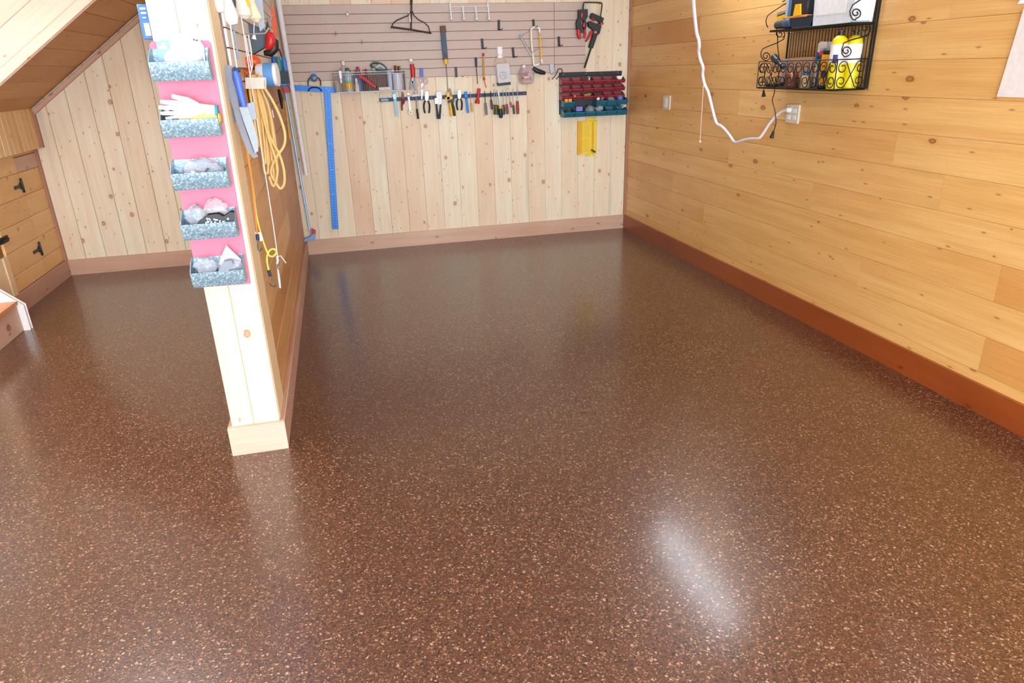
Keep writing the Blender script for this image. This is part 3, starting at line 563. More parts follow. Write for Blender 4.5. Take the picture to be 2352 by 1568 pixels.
# ================================================================ yellow perforated tray
yp = poly('back', [(1328, 279), (1371, 279), (1371, 353), (1328, 356)], .03); xs = [p[0] for p in yp]; zs_ = [p[1] for p in yp]
ya0, ya1 = min(xs), max(xs); yb0, yb1 = min(zs_), max(zs_)
m = MB('back').box(ya0, ya1, yb0, yb1, .005, .012).box(ya0, ya0 + .035, yb0, yb1, .012, .022).box(ya1 - .035, ya1, yb0, yb1, .012, .022).box(ya0 + .09, ya1 - .01, yb1, yb1 + .03, .005, .014).box(ya0 + .09, ya1 - .01, yb0 - .02, yb0, .005, .014)
gv = MB('back').box(ya0 + .036, ya0 + .048, yb0 + .01, yb1 - .01, .012, .0135).box(ya1 - .05, ya1 - .036, yb0 + .01, yb1 - .01, .012, .0135).box(ya0, ya0 + .030, yb0 + .004, yb1 - .004, .022, .0235)
hl = MB('back')
for j in range(22):
    if j in (11, 12): continue
    for i in range(6): hl.lathe((ya0 + .058 + i * .0118, yb0 + .028 + j * .0112, .012), (0, 0, 1), [(.0022, 0), (.0022, .0006)], 6)
t = multi('yellow_organizer', 'yellow perforated plastic tray screwed to the wall under the bin rack', 'organizer', [('tray', m, C_('bright_yellow', '#f2cf3c', .45), .002), ('channel', gv, C_('amber_yellow', '#e6a91c', .45)), ('drill_bit', bt([(1358, 344), (1367, 349)], [1.6, 2.6], c=.03), M_GREEN)], loc=F('back', ya0, yb0, .005))
o = hl.build('perforation', C_('hole_shade', '#a88a3c', .8), t); o['kind'] = 'stuff'
# ================================================================ chrome wire basket and its contents
ba0, ba1, bb0, bb1, bc0, bc1 = -2.748, -2.138, 1.425, 1.585, .035, .155
t = thing('wire_basket', 'long chrome wire basket hooked on the slat wall', 'basket', F('back', ba0, bb0, bc0))
m = MB('back')
for b_, g in ((bb1, .0), (bb0, .01)): m.tube([(ba0 + g, b_, bc0), (ba1 - g, b_, bc0), (ba1 - g, b_, bc1), (ba0 + g, b_, bc1)], .0022, 6, closed=True)
m.tube([(ba0, bb1 - .02, bc1), (ba1, bb1 - .02, bc1)], .0016, 6)
m.build('rim', M_WIRE, t)
m = MB('back'); n_ = 42
for i in range(n_ + 1):
    a = ba0 + .005 + (ba1 - ba0 - .01) * i / n_; m.tube([(a, bb1, bc1), (a, bb0, bc1), (a, bb0, bc0), (a, bb1, bc0)], .0013, 4)
for i in range(1, 9):
    for a in (ba0 + .004, ba1 - .004): m.tube([(a, bb1, bc0 + (bc1 - bc0) * i / 9), (a, bb0, bc0 + (bc1 - bc0) * i / 9)], .0013, 4)
o = m.build('basket_wire', M_WIRE, t)
MB('back').box(B(781, 165, bc1)[0] - .012, B(781, 165, bc1)[0] + .012, bb1 - .05, bb1 + .015, bc1, bc1 + .008).box(B(781, 165, bc1)[0] - .007, B(781, 165, bc1)[0] + .007, bb1 - .085, bb1 - .05, bc1, bc1 + .006).build('clip', M_WHT, t, bev=.003)
zb = bb0 + .004
def A(u, c=.09, v=190): return B(u, v, c)[0]
def Z(v, u=850, c=.09): return B(u, v, c)[1]
def bottle(name, lab, u, w, top, mats, prof=None, c=.09, cap=None):
    x = A(u, c); r = w * PXM / 2; h = Z(top, u, c) - zb
    pr = prof or [(r, 0), (r, h * .72), (r * .45, h * .86), (r * .4, h)]
    if prof: pr = [(a * r, b * h) for a, b in prof]
    ps = [('bottle', MB('back').lathe((x, zb, c), (0, 1, 0), pr, 14), mats[0])]
    if len(mats) > 1: ps.append(('cap', MB('back').lathe((x, zb + h, c), (0, 1, 0), [(r * .5, -.012), (r * .5, .018), (r * .35, .024)], 12), mats[1]))
    if len(mats) > 2: ps.append(('label', MB('back').lathe((x, zb, c), (0, 1, 0), [(r * 1.02, h * .12), (r * 1.02, h * .38)], 14), mats[2]))
    if len(mats) > 3: ps.append(('label', MB('back').lathe((x, zb, c), (0, 1, 0), [(r * 1.02, h * .40), (r * 1.02, h * .55)], 14), mats[3]))
    return multi(name, lab, 'bottle', ps, loc=F('back', x, zb, c))
bottle('tall_bottle', 'tall clear grey bottle at the left end of the wire basket', 793, 14, 146, [C_('smoke_bottle', '#b9aaa6', .3), M_OFFW], c=.07, prof=[(1, 0), (1, .72), (.9, .8), (.35, .93), (.3, 1)])
bottle('glue_bottle', 'bottle with a dark green cap and a yellow and green label in the wire basket', 801, 17, 163, [C_('pale_can', '#b9c4d4', .4), M_GREEN, M_YEL, C_('light_green_label', '#8fbf86', .5)], c=.112, prof=[(1, 0), (1, .85), (.6, .92), (.5, 1)])
bottle('white_tube', 'short white squeeze bottle next to the yellow labelled bottle', 819, 10, 186, [M_OFFW, M_WHT], c=.125, prof=[(1, 0), (1, .45), (.5, .85), (.3, 1)])
bottle('spray_can', 'blue can with a red cap standing in the wire basket', 825, 13, 160, [C_('violet_can', '#5f6aa8', .4), M_RED], c=.07, prof=[(1, 0), (1, .9), (.7, .96), (.65, 1)])
bottle('oil_bottle', 'thin bottle with a yellow cap behind the red tool in the basket', 811, 9, 168, [M_GREYR, M_YEL], c=.06)
bottle('marker_bottle', 'small bottle with a yellow cap beside the blue can', 832, 8, 166, [M_NAVY, M_YEL], c=.06)
bottle('red_cap_bottle', 'small bottle with a red cap right of the middle of the basket', 843, 9, 165, [M_BROWN, M_RED], c=.055)
multi('caulking_gun', 'red and black tool lying slanted inside the wire basket', 'hand tool', [('body', bt([(826, 176), (836, 180), (862, 200)], [5.5, 4.5, 5], c=.12, n=10), M_RED), ('grip', bt([(833, 174), (842, 190)], [3, 4], c=.1), M_BLK), ('nose', bt([(861, 197), (866, 202)], [4, 3], c=.12), M_BLK), ('trigger', bt([(824, 177), (828, 168)], 3, c=.12), M_RED)])
mm = MB('back')
xb0 = A(846, .10); xb1 = A(889, .10)
for i in range(11): mm.box(xb0 + (xb1 - xb0) * i / 11, xb0 + (xb1 - xb0) * (i + .82) / 11, zb, Z(169, 866), .06, .085)
multi('ribbed_block', 'brown ribbed block standing on edge in the wire basket', 'block', [('ribs', mm, C_('cocoa', '#7d5f54', .7)), ('end_plate', MB('back').box(xb1, xb1 + .012, zb, Z(168, 890), .055, .09), C_('maroon_end', '#4c1e26', .6))])
cl = MB('back')
for k in range(4): cl.tube([B(870 + 19 * math.cos(a) * (1 - .05 * k), 155 + 9 * math.sin(a + .5) - k, .06 + .012 * k) for a in [i * math.pi / 12 for i in range(24)]], .0045, 6, closed=True)
multi('cable_coil', 'dark green and white coil of cable lying on top of the wire basket', 'cable', [('coil', cl, M_GREEN), ('wrap', bt([(856, 160), (872, 150), (886, 158)], [3, 4, 3], c=.08), C_('pale_cable', '#b8bcc0', .5))])
multi('soap_bar', 'white flat packet lying on the bottom of the wire basket', 'packet', [('packet', MB('back').box(A(868, .12), A(898, .12), zb, zb + .028, .10, .14), M_OFFW, .004)])
multi('small_tub', 'blueish white small tub in the basket left of the pen cup', 'tub', [('tub', MB('back').lathe((A(896, .1), zb, .1), (0, 1, 0), [(.020, 0), (.022, .13), (.025, .132), (.025, .15)], 14), C_('tub_white', '#c6d2e6', .4))])
cupx = A(914, .1)
multi('pen_cup', 'white mug full of markers at the right end of the wire basket', 'cup', [('cup', MB('back').lathe((cupx, zb, .1), (0, 1, 0), [(.043, 0), (.045, .14), (.041, .14), (.039, .01)], 20), C_('mug_white', '#dcdde6', .35))])
for i, (du, mt, tp, lab) in enumerate([(-9, M_WHT, 158, 'white marker leaning at the left of the pen cup'), (-4, M_BLK, 150, 'black marker standing in the pen cup'), (0, C_('salmon_pen', '#e8a080', .5), 156, 'salmon coloured pencil in the pen cup'), (3, M_BLK, 152, 'second black pen in the pen cup, right of the pencil'), (7, C_('olive_pen', '#8a8430', .5), 152, 'olive green marker at the right of the pen cup'), (-1, M_ORG, 151, 'orange pen at the back of the pen cup')]):
    multi('pen', lab, 'pen', [('pen', MB('back').tube([(cupx + du * .0015, zb + .03, .1), (cupx + du * .0042, Z(tp, 914, .1), .1 + (.02 if i % 2 else -.01))], .0065, 7), mt)])
multi('steel_rule', 'thin grey strip leaning at the right end of the wire basket', 'ruler', [('strip', bl(926, 206, 931, 188, .06, .064, 2.5), M_GREYR)])
# ---------------------------------------------------------------- tools right of the basket
multi('hook', 'hook with a white ball end above the red handled pliers', 'hook', [('ball_end', MB('back').ball(B(943.5, 138.5, .045), 4.3 * PXM), M_WHT), ('stem', bt([(943.5, 139, .02), (943.5, 139, .045)], 1.2), M_CHR)])
multi('pipe_pliers', 'adjustable pliers with red grips hanging head down from the slat wall', 'pliers', [('grip', bt([(946, 147), (948, 160), (949, 178)], [4.2, 5.2, 4.6], c=.045, n=10), M_RED), ('joint', bt([(948, 177), (949, 190)], [3.6, 5], c=.045, n=8, flat=.5), M_BORN), ('jaw', bl(946, 186, 944, 206, .035, .055, 5, w1=3), C_('dark_steel', '#5c5e60', .4, .6), .002), ('jaw', bl(950, 186, 955, 208, .035, .055, 7, w1=3), C_('dark_steel', '#5c5e60', .4, .6), .002)])
multi('hook', 'blue topped hook that carries the scissors', 'hook', [('hook', bl(968, 157, 969, 177, S0, .04, 5.5), M_BROD, .003)])
def ring(u, v, ru, rv, r, c=.045, mb=None, n=16): return bt([(u + ru * math.cos(i * 2 * math.pi / n), v + rv * math.sin(i * 2 * math.pi / n), c) for i in range(n)], r, closed=True, n=6, mb=mb)
SCB = C_('pinkish_grip', '#d8b4c4', .5)
multi('scissors', 'open scissors with pinkish loops hanging point down', 'scissors', [('loop', ring(967, 185, 4, 7, 1.1), SCB), ('loop', ring(978, 187, 4.5, 6, 1.1, c=.052), SCB), ('blade', bl(970, 191, 968.8, 228, .044, .047, 5, w1=2), C_('pale_steel', '#b8bccb', .35, .6)), ('shank', bl(976, 192, 969, 206, .048, .052, 4, w1=5), SCB)])
# ================================================================ magnetic bar with its tools
m0 = B(872, 230, .03); m1 = B(1208, 214, .03)
t = thing('magnetic_bar', 'long black magnetic tool bar on the pine wall below the slat wall', 'tool bar', F('back', m0[0], m0[1], .0))
bl(872, 230, 1209, 214, .0, .022, 6.5).build('bar', M_NAVY, t, bev=.002)
sc_ = MB('back')
for u in (991, 1104, 1205): sc_.ball(B(u, 230 - 16 * (u - 872) / 336, .024), .005, 8, 5)
sc_.build('screw', M_CHR, t)
bl(875, 230, 892, 229, .022, .0235, 5).build('tape_label', C_('pale_blue_tape', '#7fa6c8', .5), t)
multi('caliper', 'grey blue steel square hanging leftmost on the tool bar', 'measuring tool', [('blade', bl(905.5, 212, 912, 267, .03, .036, 5.5), M_STL, .001), ('head', bl(903, 222, 909, 221, .03, .042, 9), C_('steel_blue', '#7ea7c4', .4, .4), .002)])
multi('needle_pliers', 'dark maroon needle pliers, second tool from the left on the bar', 'pliers', [('jaw', bl(925, 212, 925.5, 228, .03, .042, 3, w1=6), M_MARH, .001), ('grip', bt([(924, 226), (923, 240), (923.5, 254)], [2.2, 2, 1.6], c=.036), M_MARH), ('grip', bt([(927, 226), (928, 234), (926, 240)], [2.2, 2, 1.4], c=.04), M_MARH)])
multi('spanner', 'bright ring spanner, third tool from the left on the bar', 'spanner', [('shaft', bl(938, 219, 942.5, 253, .032, .040, 3.6, w1=5), M_WHT, .001), ('ring_end', ring(943, 258, 3.6, 3.4, 1.7, c=.036), M_WHT), ('jaw', bl(937.5, 214, 938, 221, .032, .040, 2, w1=4), M_CHR)])
multi('tack_hammer', 'small tack hammer with a thin steel shaft and black grip on the bar', 'hammer', [('shaft', bt([(955.5, 219), (957.5, 252)], 1.2, c=.036), M_STL), ('head', bl(947, 220, 963, 217.5, .03, .045, 3.5), M_BORN, .002), ('grip', bt([(957.5, 250), (960.5, 273)], [2.2, 2.4], c=.036), M_BLK)])
def pliers(name, lab, u, v, s, mt_head, mt_grip, w=1., lean=0, bow=6):
    c = .038
    return multi(name, lab, 'pliers', [('head', MB('back').prism(poly('back', [(u - 3 * w, v), (u + 2.5 * w, v - 1), (u + 4 * w, v + 12 * s), (u + 2.5 * w, v + 20 * s), (u - 2.5 * w, v + 20 * s), (u - 3.5 * w, v + 11 * s)], .044), .03, .045), mt_head, .002),
        ('grip', bt(smooth_path([(u - 1.5, v + 18 * s, c), (u - bow, v + 28 * s, c), (u - bow, v + 40 * s, c), (u - bow * .6 + lean, v + 50 * s, c)], 3), [1.6] * 3 + [1.9] * 6 + [1.5]), mt_grip), ('grip', bt(smooth_path([(u + 1.5, v + 18 * s, c), (u + bow, v + 28 * s, c), (u + bow * 1.1, v + 40 * s, c), (u + bow * .9 + lean, v + 50 * s, c)], 3), [1.6] * 3 + [1.9] * 6 + [1.5]), mt_grip)])
pliers('combination_pliers', 'bright headed pliers with black curved grips left of the white tool', 980, 211, .98, C_('bright_steel', '#bfc3d0', .3, .5), M_BLK)
multi('tongue_pliers', 'large pliers with a bright white head and long navy grips on the bar', 'pliers', [('head', MB('back').prism(poly('back', [(1003, 213), (1008, 210), (1013, 213), (1014.5, 222), (1013, 238), (1009, 240), (1006, 232), (1003, 222)], .046), .03, .048), M_WHT, .003), ('lower_jaw', bl(1002, 226, 1003, 238, .03, .044, 5), M_CHR, .002),
    ('grip', bt([(1002, 238), (1004, 256), (1006, 273)], [1.9, 2.2, 2.6], c=.04), M_NAVY), ('grip', bt([(1012, 238), (1011, 256), (1009, 273)], [1.9, 2.2, 2.6], c=.04), M_NAVY)])
multi('trigger_clamp', 'small clamp with a yellow top and crosspiece in the middle of the bar', 'clamp', [('stem', bl(1029, 212, 1030, 229, .035, .055, 5), M_YEL, .002), ('crosspiece', bl(1023.5, 226, 1038, 224.5, .035, .055, 3.5, w1=5), M_YEL, .002)])
multi('wire_stripper', 'wire strippers with one yellow and one black grip behind the yellow clamp', 'pliers', [('head', bl(1033, 204, 1037, 228, .028, .035, 2.5, w1=8), C_('bronze_head', '#6b5a4c', .4, .4), .002), ('hub', bl(1031, 230, 1042, 233, .03, .05, 11), M_BLK, .003), ('grip', bt([(1033, 236), (1036, 252), (1037.5, 267)], [2.8, 3.4, 3], c=.042, n=10), M_YEL), ('grip', bt([(1038, 234), (1042, 250), (1044.5, 266)], [2.6, 2.9, 2.6], c=.042, n=10), M_BLK)])
pliers('slip_pliers', 'bright headed pliers with thin black bowed grips right of the wire strippers', 1055, 208, .9, C_('bright_steel', '#bfc3d0', .3, .5), M_BLK, bow=5.5)
multi('blue_rule', 'bright blue flat scraper hanging on the bar', 'scraper', [('upper', bl(1069.5, 211, 1071.5, 226, .03, .038, 6.5), M_BLU, .001), ('lower', bl(1071, 225, 1075.5, 259, .03, .038, 4.6), M_BLU, .001)])
def driver(lab, top, mid, bot, w, mt, mt2=None, stripes=None, name='screwdriver'):
    ps = [('handle', bt([mid, ((mid[0] + bot[0]) / 2, (mid[1] + bot[1]) / 2), bot], [w * .42, w * .52, w * .46], c=.038, n=8), mt), ('shaft', bt([top, mid], .75, c=.034), C_('shaft_steel', '#b4b8c4', .35, .5) if mt2 is None else mt2)]
    if stripes:
        dx = w * .28
        ps.append(('stripe', bt([(mid[0] + dx, mid[1] + 3, .042), (bot[0] + dx, bot[1] - 3, .042)], .9), stripes)); ps.append(('stripe', bt([(mid[0] - dx, mid[1] + 3, .042), (bot[0] - dx, bot[1] - 3, .042)], .9), stripes))
    return multi(name, lab, 'screwdriver', ps)
SY = C_('chartreuse_stripe', '#c4c84a', .5); DG = C_('dark_olive_grip', '#2c3420', .5)
driver('small yellow handled screwdriver right of the blue scraper', (1080, 211), (1082, 236), (1085, 257), 4.5, C_('mustard_grip', '#d8b23c', .5))
driver('screwdriver with a grey violet handle right of the red torch', (1113, 209), (1115, 236), (1117.5, 264), 6, C_('grey_violet_grip', '#7c7484', .5), M_BLKM)
driver('screwdriver with a short brown maroon handle on the bar', (1127, 209), (1128, 229), (1130.5, 251), 5.5, C_('brown_maroon_grip', '#5a4048', .5), M_BLKM)
driver('black and yellow striped screwdriver, the leftmost of the striped ones', (1135, 204), (1135.5, 241), (1136, 263), 5.5, DG, stripes=SY)
driver('black and yellow striped screwdriver just left of the big round grip', (1140, 206), (1141, 241), (1142.5, 263), 5.5, DG, stripes=SY)
multi('screwdriver', 'big screwdriver with a bright blade and a fat black grip with yellow top', 'screwdriver', [('handle', bt([(1149, 246), (1149.5, 256), (1150.5, 266), (1151, 271)], [3.4, 4.6, 5, 3], c=.048, n=12), C_('navy_black_grip', '#232b34', .5)), ('yellow_top', bt([(1148.6, 243), (1149, 249)], [3, 4], c=.048, n=12), M_YEL), ('shaft', bt([(1144.5, 208), (1146, 220), (1148.6, 244)], [2.2, 1.8, 1.2], c=.044), M_WHT)])
driver('black and yellow striped screwdriver just right of the big round grip', (1155, 205), (1156.5, 241), (1158, 263), 5.5, DG, stripes=SY)
driver('screwdriver with a navy and red handle on the right half of the bar', (1162, 202), (1163.5, 239), (1166, 262), 6.5, C_('berry_grip', '#9a4058', .5))
driver('small screwdriver with a pink handle near the right end of the bar', (1168, 212), (1172.5, 234), (1175, 247), 4.5, C_('pink_grip', '#b85a64', .5))
driver('dark green handled screwdriver, second from the right end of the bar', (1178, 203), (1179, 241), (1181, 262), 4.6, C_('forest_grip', '#34503a', .5))
driver('red handled screwdriver with a long shaft, rightmost on the bar', (1188, 196), (1188.5, 232), (1189.5, 262), 6.8, C_('brick_grip', '#a63430', .5))
driver('thin screwdriver with a yellowish handle squeezed behind the striped ones', (1146, 212), (1146.5, 243), (1147, 262), 4, C_('khaki_grip', '#8c8a34', .5))
multi('torch', 'red torch hanging on the tool bar with its wide head down', 'torch', [('barrel', bt([(1100.5, 203), (1097.5, 228)], [3.6, 3.3], c=.045, n=12), M_RED), ('head', bt([(1097.5, 228), (1096.8, 232), (1096.2, 238)], [3.6, 5.2, 5.2], c=.045, n=12), M_RED)])
# ================================================================ T-square and its hanger
tt = thing('drywall_square', 'long blue T-shaped drywall square hanging on the pine wall', 'square', F('back', *B(757, 203, .03)))
bl(660, 201, 772, 207, .033, .038, 10.5).build('head', M_BLU, tt, bev=.001)
bl(751.5, 210, 770.5, 526, .028, .033, 13).build('blade', M_BLU, tt, bev=.001)
mk = MB('back')
for i in range(50):
    f_ = (i + .5) / 50
    for s_ in (-1, 1):
        p = B(751.5 + 19 * f_ + s_ * 3.6, 210 + 316 * f_, .0335); mk.box(p[0] - .003, p[0] + .003, p[1] - .0022, p[1] + .0022, .033, .0337)
for k, (u, v) in enumerate([(748, 202), (752, 203), (757, 202), (749, 207), (754, 208), (758, 207)]):
    p = B(u, v, .038); mk.box(p[0] - .003, p[0] + .003, p[1] - .003, p[1] + .003, .038, .0387)
for v in (270, 330, 390, 445): mk.add(*(lambda p: ([(p[0] - .014, p[1] - .001, .0337), (p[0] + .014, p[1] - .001, .0337), (p[0] + .014, p[1] + .002, .0337), (p[0] - .014, p[1] + .002, .0337)], [(0, 1, 2, 3)]))(B(751.5 + 19 * (v - 210) / 316, v, .034)))
o = mk.build('ruler_mark', C_('pale_print', '#b8dcf4', .5), tt); o['kind'] = 'stuff'
hk = MB('back').lathe(B(721, 179, .03), (0, 0, 1), [(7.6 * PXM, 0), (7.6 * PXM, .015), (5 * PXM, .022)], 18); bl(713, 166, 729, 166, .025, .04, 2.5, mb=hk)
ar = bt(smooth_path([(708, 197, .06), (708, 186, .05), (712, 179, .04), (721, 176, .04), (731, 179, .04), (736, 186, .05), (737, 197, .06)], 3), 1.1)
bt(smooth_path([(708, 210, .07), (711, 204, .07), (718, 201, .07), (727, 201, .07), (735, 204, .07), (739, 210, .07)], 3), 1.2, mb=ar)
multi('round_hook', 'round grey blue hook with two black prongs over the blue T-square', 'hook', [('disc', hk, C_('blue_grey_disc', '#5c7896', .4, .3)), ('prong', ar, M_BLK)])
# ---------------------------------------------------------------- poles by the partition corner
def yq(u, v, y): p = on(u, v, 1, y); return (p.x, p.y, p.z)
multi('white_pole', 'long whitish round pole hanging in the corner beside the partition', 'pole', [('pole', MB().tube([yq(632, -40, -.12), yq(703.5, 402, -.12)], [.0235, .0165], 12), C_('painted_pole', '#f2f6fa', .5))])
p0 = yq(655, 205, -.06); p1 = yq(712, 533, -.06)
multi('pole_clamp', 'long thin steel bar clamp with red jaws hanging beside the partition', 'clamp', [('bar', MB().tube([p0, p1], .0085, 6), C_('bluish_steel', '#8fb4d6', .35, .4)),
     ('jaw', MB().prism([(yq(u, v, -.06)[0], -.06 - .0) for u, v in []] or [(0, 0), (0, .001), (.001, 0)], 0, .001), M_RED)][:1] +
     [('lower_jaw', bl(716, 532, 724, 533, .05, .085, 10, w1=5), M_RED, .003), ('clamp_foot', MB('back').prism(poly('back', [(716, 540), (725, 534), (724, 549), (708, 552), (694, 558), (701, 548), (713, 544)], .075), .05, .08), C_('clamp_blue', '#7fa4dc', .4), .002),
      ('upper_jaw', bl(652, 207, 664, 206, .05, .085, 10), M_RED, .003)])
multi('yellow_stick', 'narrow yellow stick hanging on the partition behind the pole', 'strip', [('strip', MB().tube([yq(655, 232, -.5), yq(666, 318, -.5)], [.008, .012], 6), C_('amber_strip', '#d8a23a', .5))])
# ================================================================ bin board on the end of the partition
PC = .012
pk = [(-3.396, .80), (-3.197, .788), (-3.192, 1.70), (-3.395, 1.70)]
br = thing('bin_board', 'rose red board with metal bins on the end of the partition', 'board', F('post', -3.295, .79, 0))
MB('post').prism([(-3.395, .79), (-3.203, .786), (-3.194, 1.695), (-3.20, 1.703), (-3.388, 1.703), (-3.395, 1.695)], .001, PC).build('board', M_PINK, br, bev=.003)
bz = [1.572, 1.378, 1.188, .997, .806]; ord_ = ['top', 'second', 'middle', 'fourth', 'bottom']
bh = [.112, .108, .108, .108, .108]
for i, z0 in enumerate(bz):
    x0 = -3.395 - .002 * i; x1 = x0 + .197; c0 = PC + .001; m = MB('post'); d = .092; W_ = .0022; h = bh[i]
    sw = [sidepoly(MB('post'), [(z0, c0), (z0 + h, c0), (z0 + h * .96, c0 + d * .30), (z0 + h * .83, c0 + d * .62), (z0 + .064, c0 + d), (z0 + .03, c0 + d - .006), (z0, c0 + d - .022)], aa, aa + W_) for aa in (x0, x1 - W_)]
    fp = MB('post'); sidepoly(fp, [(z0, c0 + d - .022), (z0 + .03, c0 + d - .006), (z0 + .064, c0 + d), (z0 + .0645, c0 + d - .002), (z0 + .03, c0 + d - .0085), (z0 + .002, c0 + d - .025)], x0 + W_, x1 - W_)
    multi('metal_bin', 'galvanized metal bin, the %s one on the red board' % ord_[i], 'bin', [('side_wall', sw[0], M_GALV), ('side_wall', sw[1], M_GALV), ('front_panel', fp, M_GALV), ('bottom', MB('post').box(x0 + W_, x1 - W_, z0, z0 + W_, c0, c0 + d - .022), M_GALV), ('back_panel', MB('post').box(x0 + W_, x1 - W_, z0, z0 + h * .98, c0, c0 + W_), M_GALV)], 'metal bins on the red board', loc=F('post', (x0 + x1) / 2, z0, c0))
c1 = PC + .004
# dust masks in a clear pack
pack = MB('post').prism([(-3.365, 1.60), (-3.222, 1.60), (-3.218, 1.685), (-3.235, 1.722), (-3.29, 1.727), (-3.345, 1.718), (-3.362, 1.70)], c1 + .006, c1 + .022)
multi('mask_pack', 'clear pack of dust masks with a pale blue corner card in the top bin', 'packet', [('pouch', pack, M_CLAM, .004), ('card', MB('post').prism([(-3.372, 1.632), (-3.325, 1.628), (-3.327, 1.712), (-3.368, 1.705)], c1 + .023, c1 + .026), M_LBLUE), ('card_print', MB('post').prism([(-3.362, 1.68), (-3.338, 1.679), (-3.337, 1.69), (-3.362, 1.691)], c1 + .026, c1 + .0265).prism(circ(-3.345, 1.697, .005, 10), c1 + .026, c1 + .0265), M_WHT),
     ('label', MB('post').prism([(-3.252, 1.672), (-3.222, 1.674), (-3.222, 1.715), (-3.25, 1.718)], c1 + .023, c1 + .026), M_PAPER), ('label_print', MB('post').box(-3.244, -3.238, 1.705, 1.712, c1 + .026, c1 + .0265).box(-3.236, -3.228, 1.703, 1.709, c1 + .026, c1 + .0265), M_DBLUE)])
dm = MB('post'); vs = []
prof = [(1., 0), (.93, .018), (.75, .036), (.45, .048), (.12, .053)]
n_ = 20
for rr, hh in prof:
    for k in range(n_):
        a = 2 * math.pi * k / n_; vs.append((-3.288 + .066 * rr * math.cos(a) , 1.642 + (.047 if math.sin(a) > 0 else .034) * rr * math.sin(a) + .004 * math.cos(2 * a), c1 + .026 + hh * .75))
dm.add(vs, [(i * n_ + k, i * n_ + (k + 1) % n_, (i + 1) * n_ + (k + 1) % n_, (i + 1) * n_ + k) for i in range(4) for k in range(n_)] + [tuple(4 * n_ + k for k in range(n_)), tuple(range(n_))[::-1]])
multi('dust_mask', 'white moulded dust mask lying in front of its pack in the top bin', 'mask', [('shell', dm, C_('mask_white', '#dedfe2', .8))])
# gloves
def glove(name, lab, x, z, c, s, mt, cuffm=None, ang_=0, flip=1):
    m = MB('post'); R2 = lambda a, b: (x + flip * (a * math.cos(ang_) - b * math.sin(ang_)) * s, z + (a * math.sin(ang_) + b * math.cos(ang_)) * s)
    def P3(a, b, cc=0): u, v = R2(a, b); return (u, v, c + cc * s)
    m.tube([P3(.09, 0), P3(.05, .0), P3(0, .0), P3(-.03, 0)], [.022 * s, .026 * s, .033 * s, .03 * s], 12, flat=.5)
    for b, l, dy in ((.024, .060, .006), (.009, .068, .002), (-.006, .064, -.003), (-.02, .050, -.006)):
        m.tube([P3(-.02, b), P3(-.05, b + dy * .5), P3(-.03 - l, b + dy)], [.0105 * s, .0098 * s, .0065 * s], 8)
    m.tube([P3(.03, .02), P3(0, .037), P3(-.05, .050)], [.012 * s, .011 * s, .008 * s], 8)
    ps = [('glove', m, mt)]
    if cuffm: ps.append(('cuff', MB('post').tube([P3(.088, 0), P3(.097, .0)], [.0235 * s, .0235 * s], 12, flat=.6), cuffm))
    return multi(name, lab, 'glove', ps)
glove('work_glove', 'white cotton glove with a teal hem lying on top in the second bin', -3.298, 1.468, c1 + .055, 1.02, M_GLOVE, C_('teal_hem', '#3f8f98', .7), ang_=-.06)
glove('work_glove', 'lower white cotton glove showing under the top one in the second bin', -3.29, 1.452, c1 + .045, .95, M_GLOVE, C_('teal_hem', '#3f8f98', .7), ang_=.08)
glove('dark_glove', 'dark blue rubber glove bunched at the left of the second bin', -3.34, 1.437, c1 + .055, .62, C_('dark_rubber', '#26323e', .5), ang_=-.25)
glove('leather_glove', 'yellow and cream leather glove at the right of the second bin', -3.262, 1.438, c1 + .06, .75, C_('cream_yellow', '#e2c86e', .7), C_('olive_cuff', '#9a8a28', .7), ang_=.03)
# bags in the lower bins
def bag(name, lab, x, z, c, r, sc, seed, mt=None, extra=()):
    ps = [('film', MB('post').ball((x, z, c), r, 14, 9, sc, .16, seed), mt or M_BAG)] + list(extra); return multi(name, lab, 'bag', ps)
bits = MB('post'); rnd = random.Random(8)
for i in range(16): bits.ball((-3.30 + rnd.uniform(-.055, .055), 1.235 + rnd.uniform(-.006, .012), c1 + rnd.uniform(.03, .065)), rnd.uniform(.006, .012), 7, 5)
bag('hardware_bag', 'clear plastic bag of metal hardware in the middle bin', -3.295, 1.258, c1 + .045, .05, (1.4, .80, .75), 2, extra=[('metal_bits', bits, M_CHR), ('dark_clip', MB('post').prism([(-3.315, 1.262), (-3.285, 1.255), (-3.27, 1.268), (-3.26, 1.262), (-3.28, 1.248), (-3.31, 1.252)], c1 + .075, c1 + .082), M_BLK)])
bag('clear_bag', 'clear plastic bag standing up at the left of the fourth bin', -3.345, 1.075, c1 + .035, .042, (.9, 1.15, .7), 5)
bag('clear_bag', 'rounded clear bag showing above the black packet in the fourth bin', -3.275, 1.098, c1 + .02, .042, (1.1, 1.05, .35), 6, mt=M_JAR)
bits = MB('post')
for i in range(22): bits.ball((-3.27 + rnd.uniform(-.04, .045), 1.066 + rnd.uniform(-.012, .012), c1 + .080 + rnd.uniform(0, .003)), rnd.uniform(.003, .006), 6, 4)
multi('black_packet', 'glossy black packet with shiny bits in the fourth bin', 'packet', [('packet', MB('post').prism([(-3.345, 1.04), (-3.335, 1.066), (-3.30, 1.086), (-3.265, 1.088), (-3.245, 1.075), (-3.215, 1.092), (-3.207, 1.09), (-3.207, 1.022), (-3.335, 1.02)], c1 + .035, c1 + .078), C_('glossy_black', '#0c0c0e', .45), .008), ('shiny_bits', bits, C_('glint_blue', '#cfe6f4', .3)), ('red_dot', MB('post').box(-3.262, -3.255, 1.062, 1.067, c1 + .078, c1 + .081), M_RED)])
bag('crumpled_bag', 'crumpled clear bag filling the left of the bottom bin', -3.345, .885, c1 + .05, .042, (1.1, .8, .8), 11)
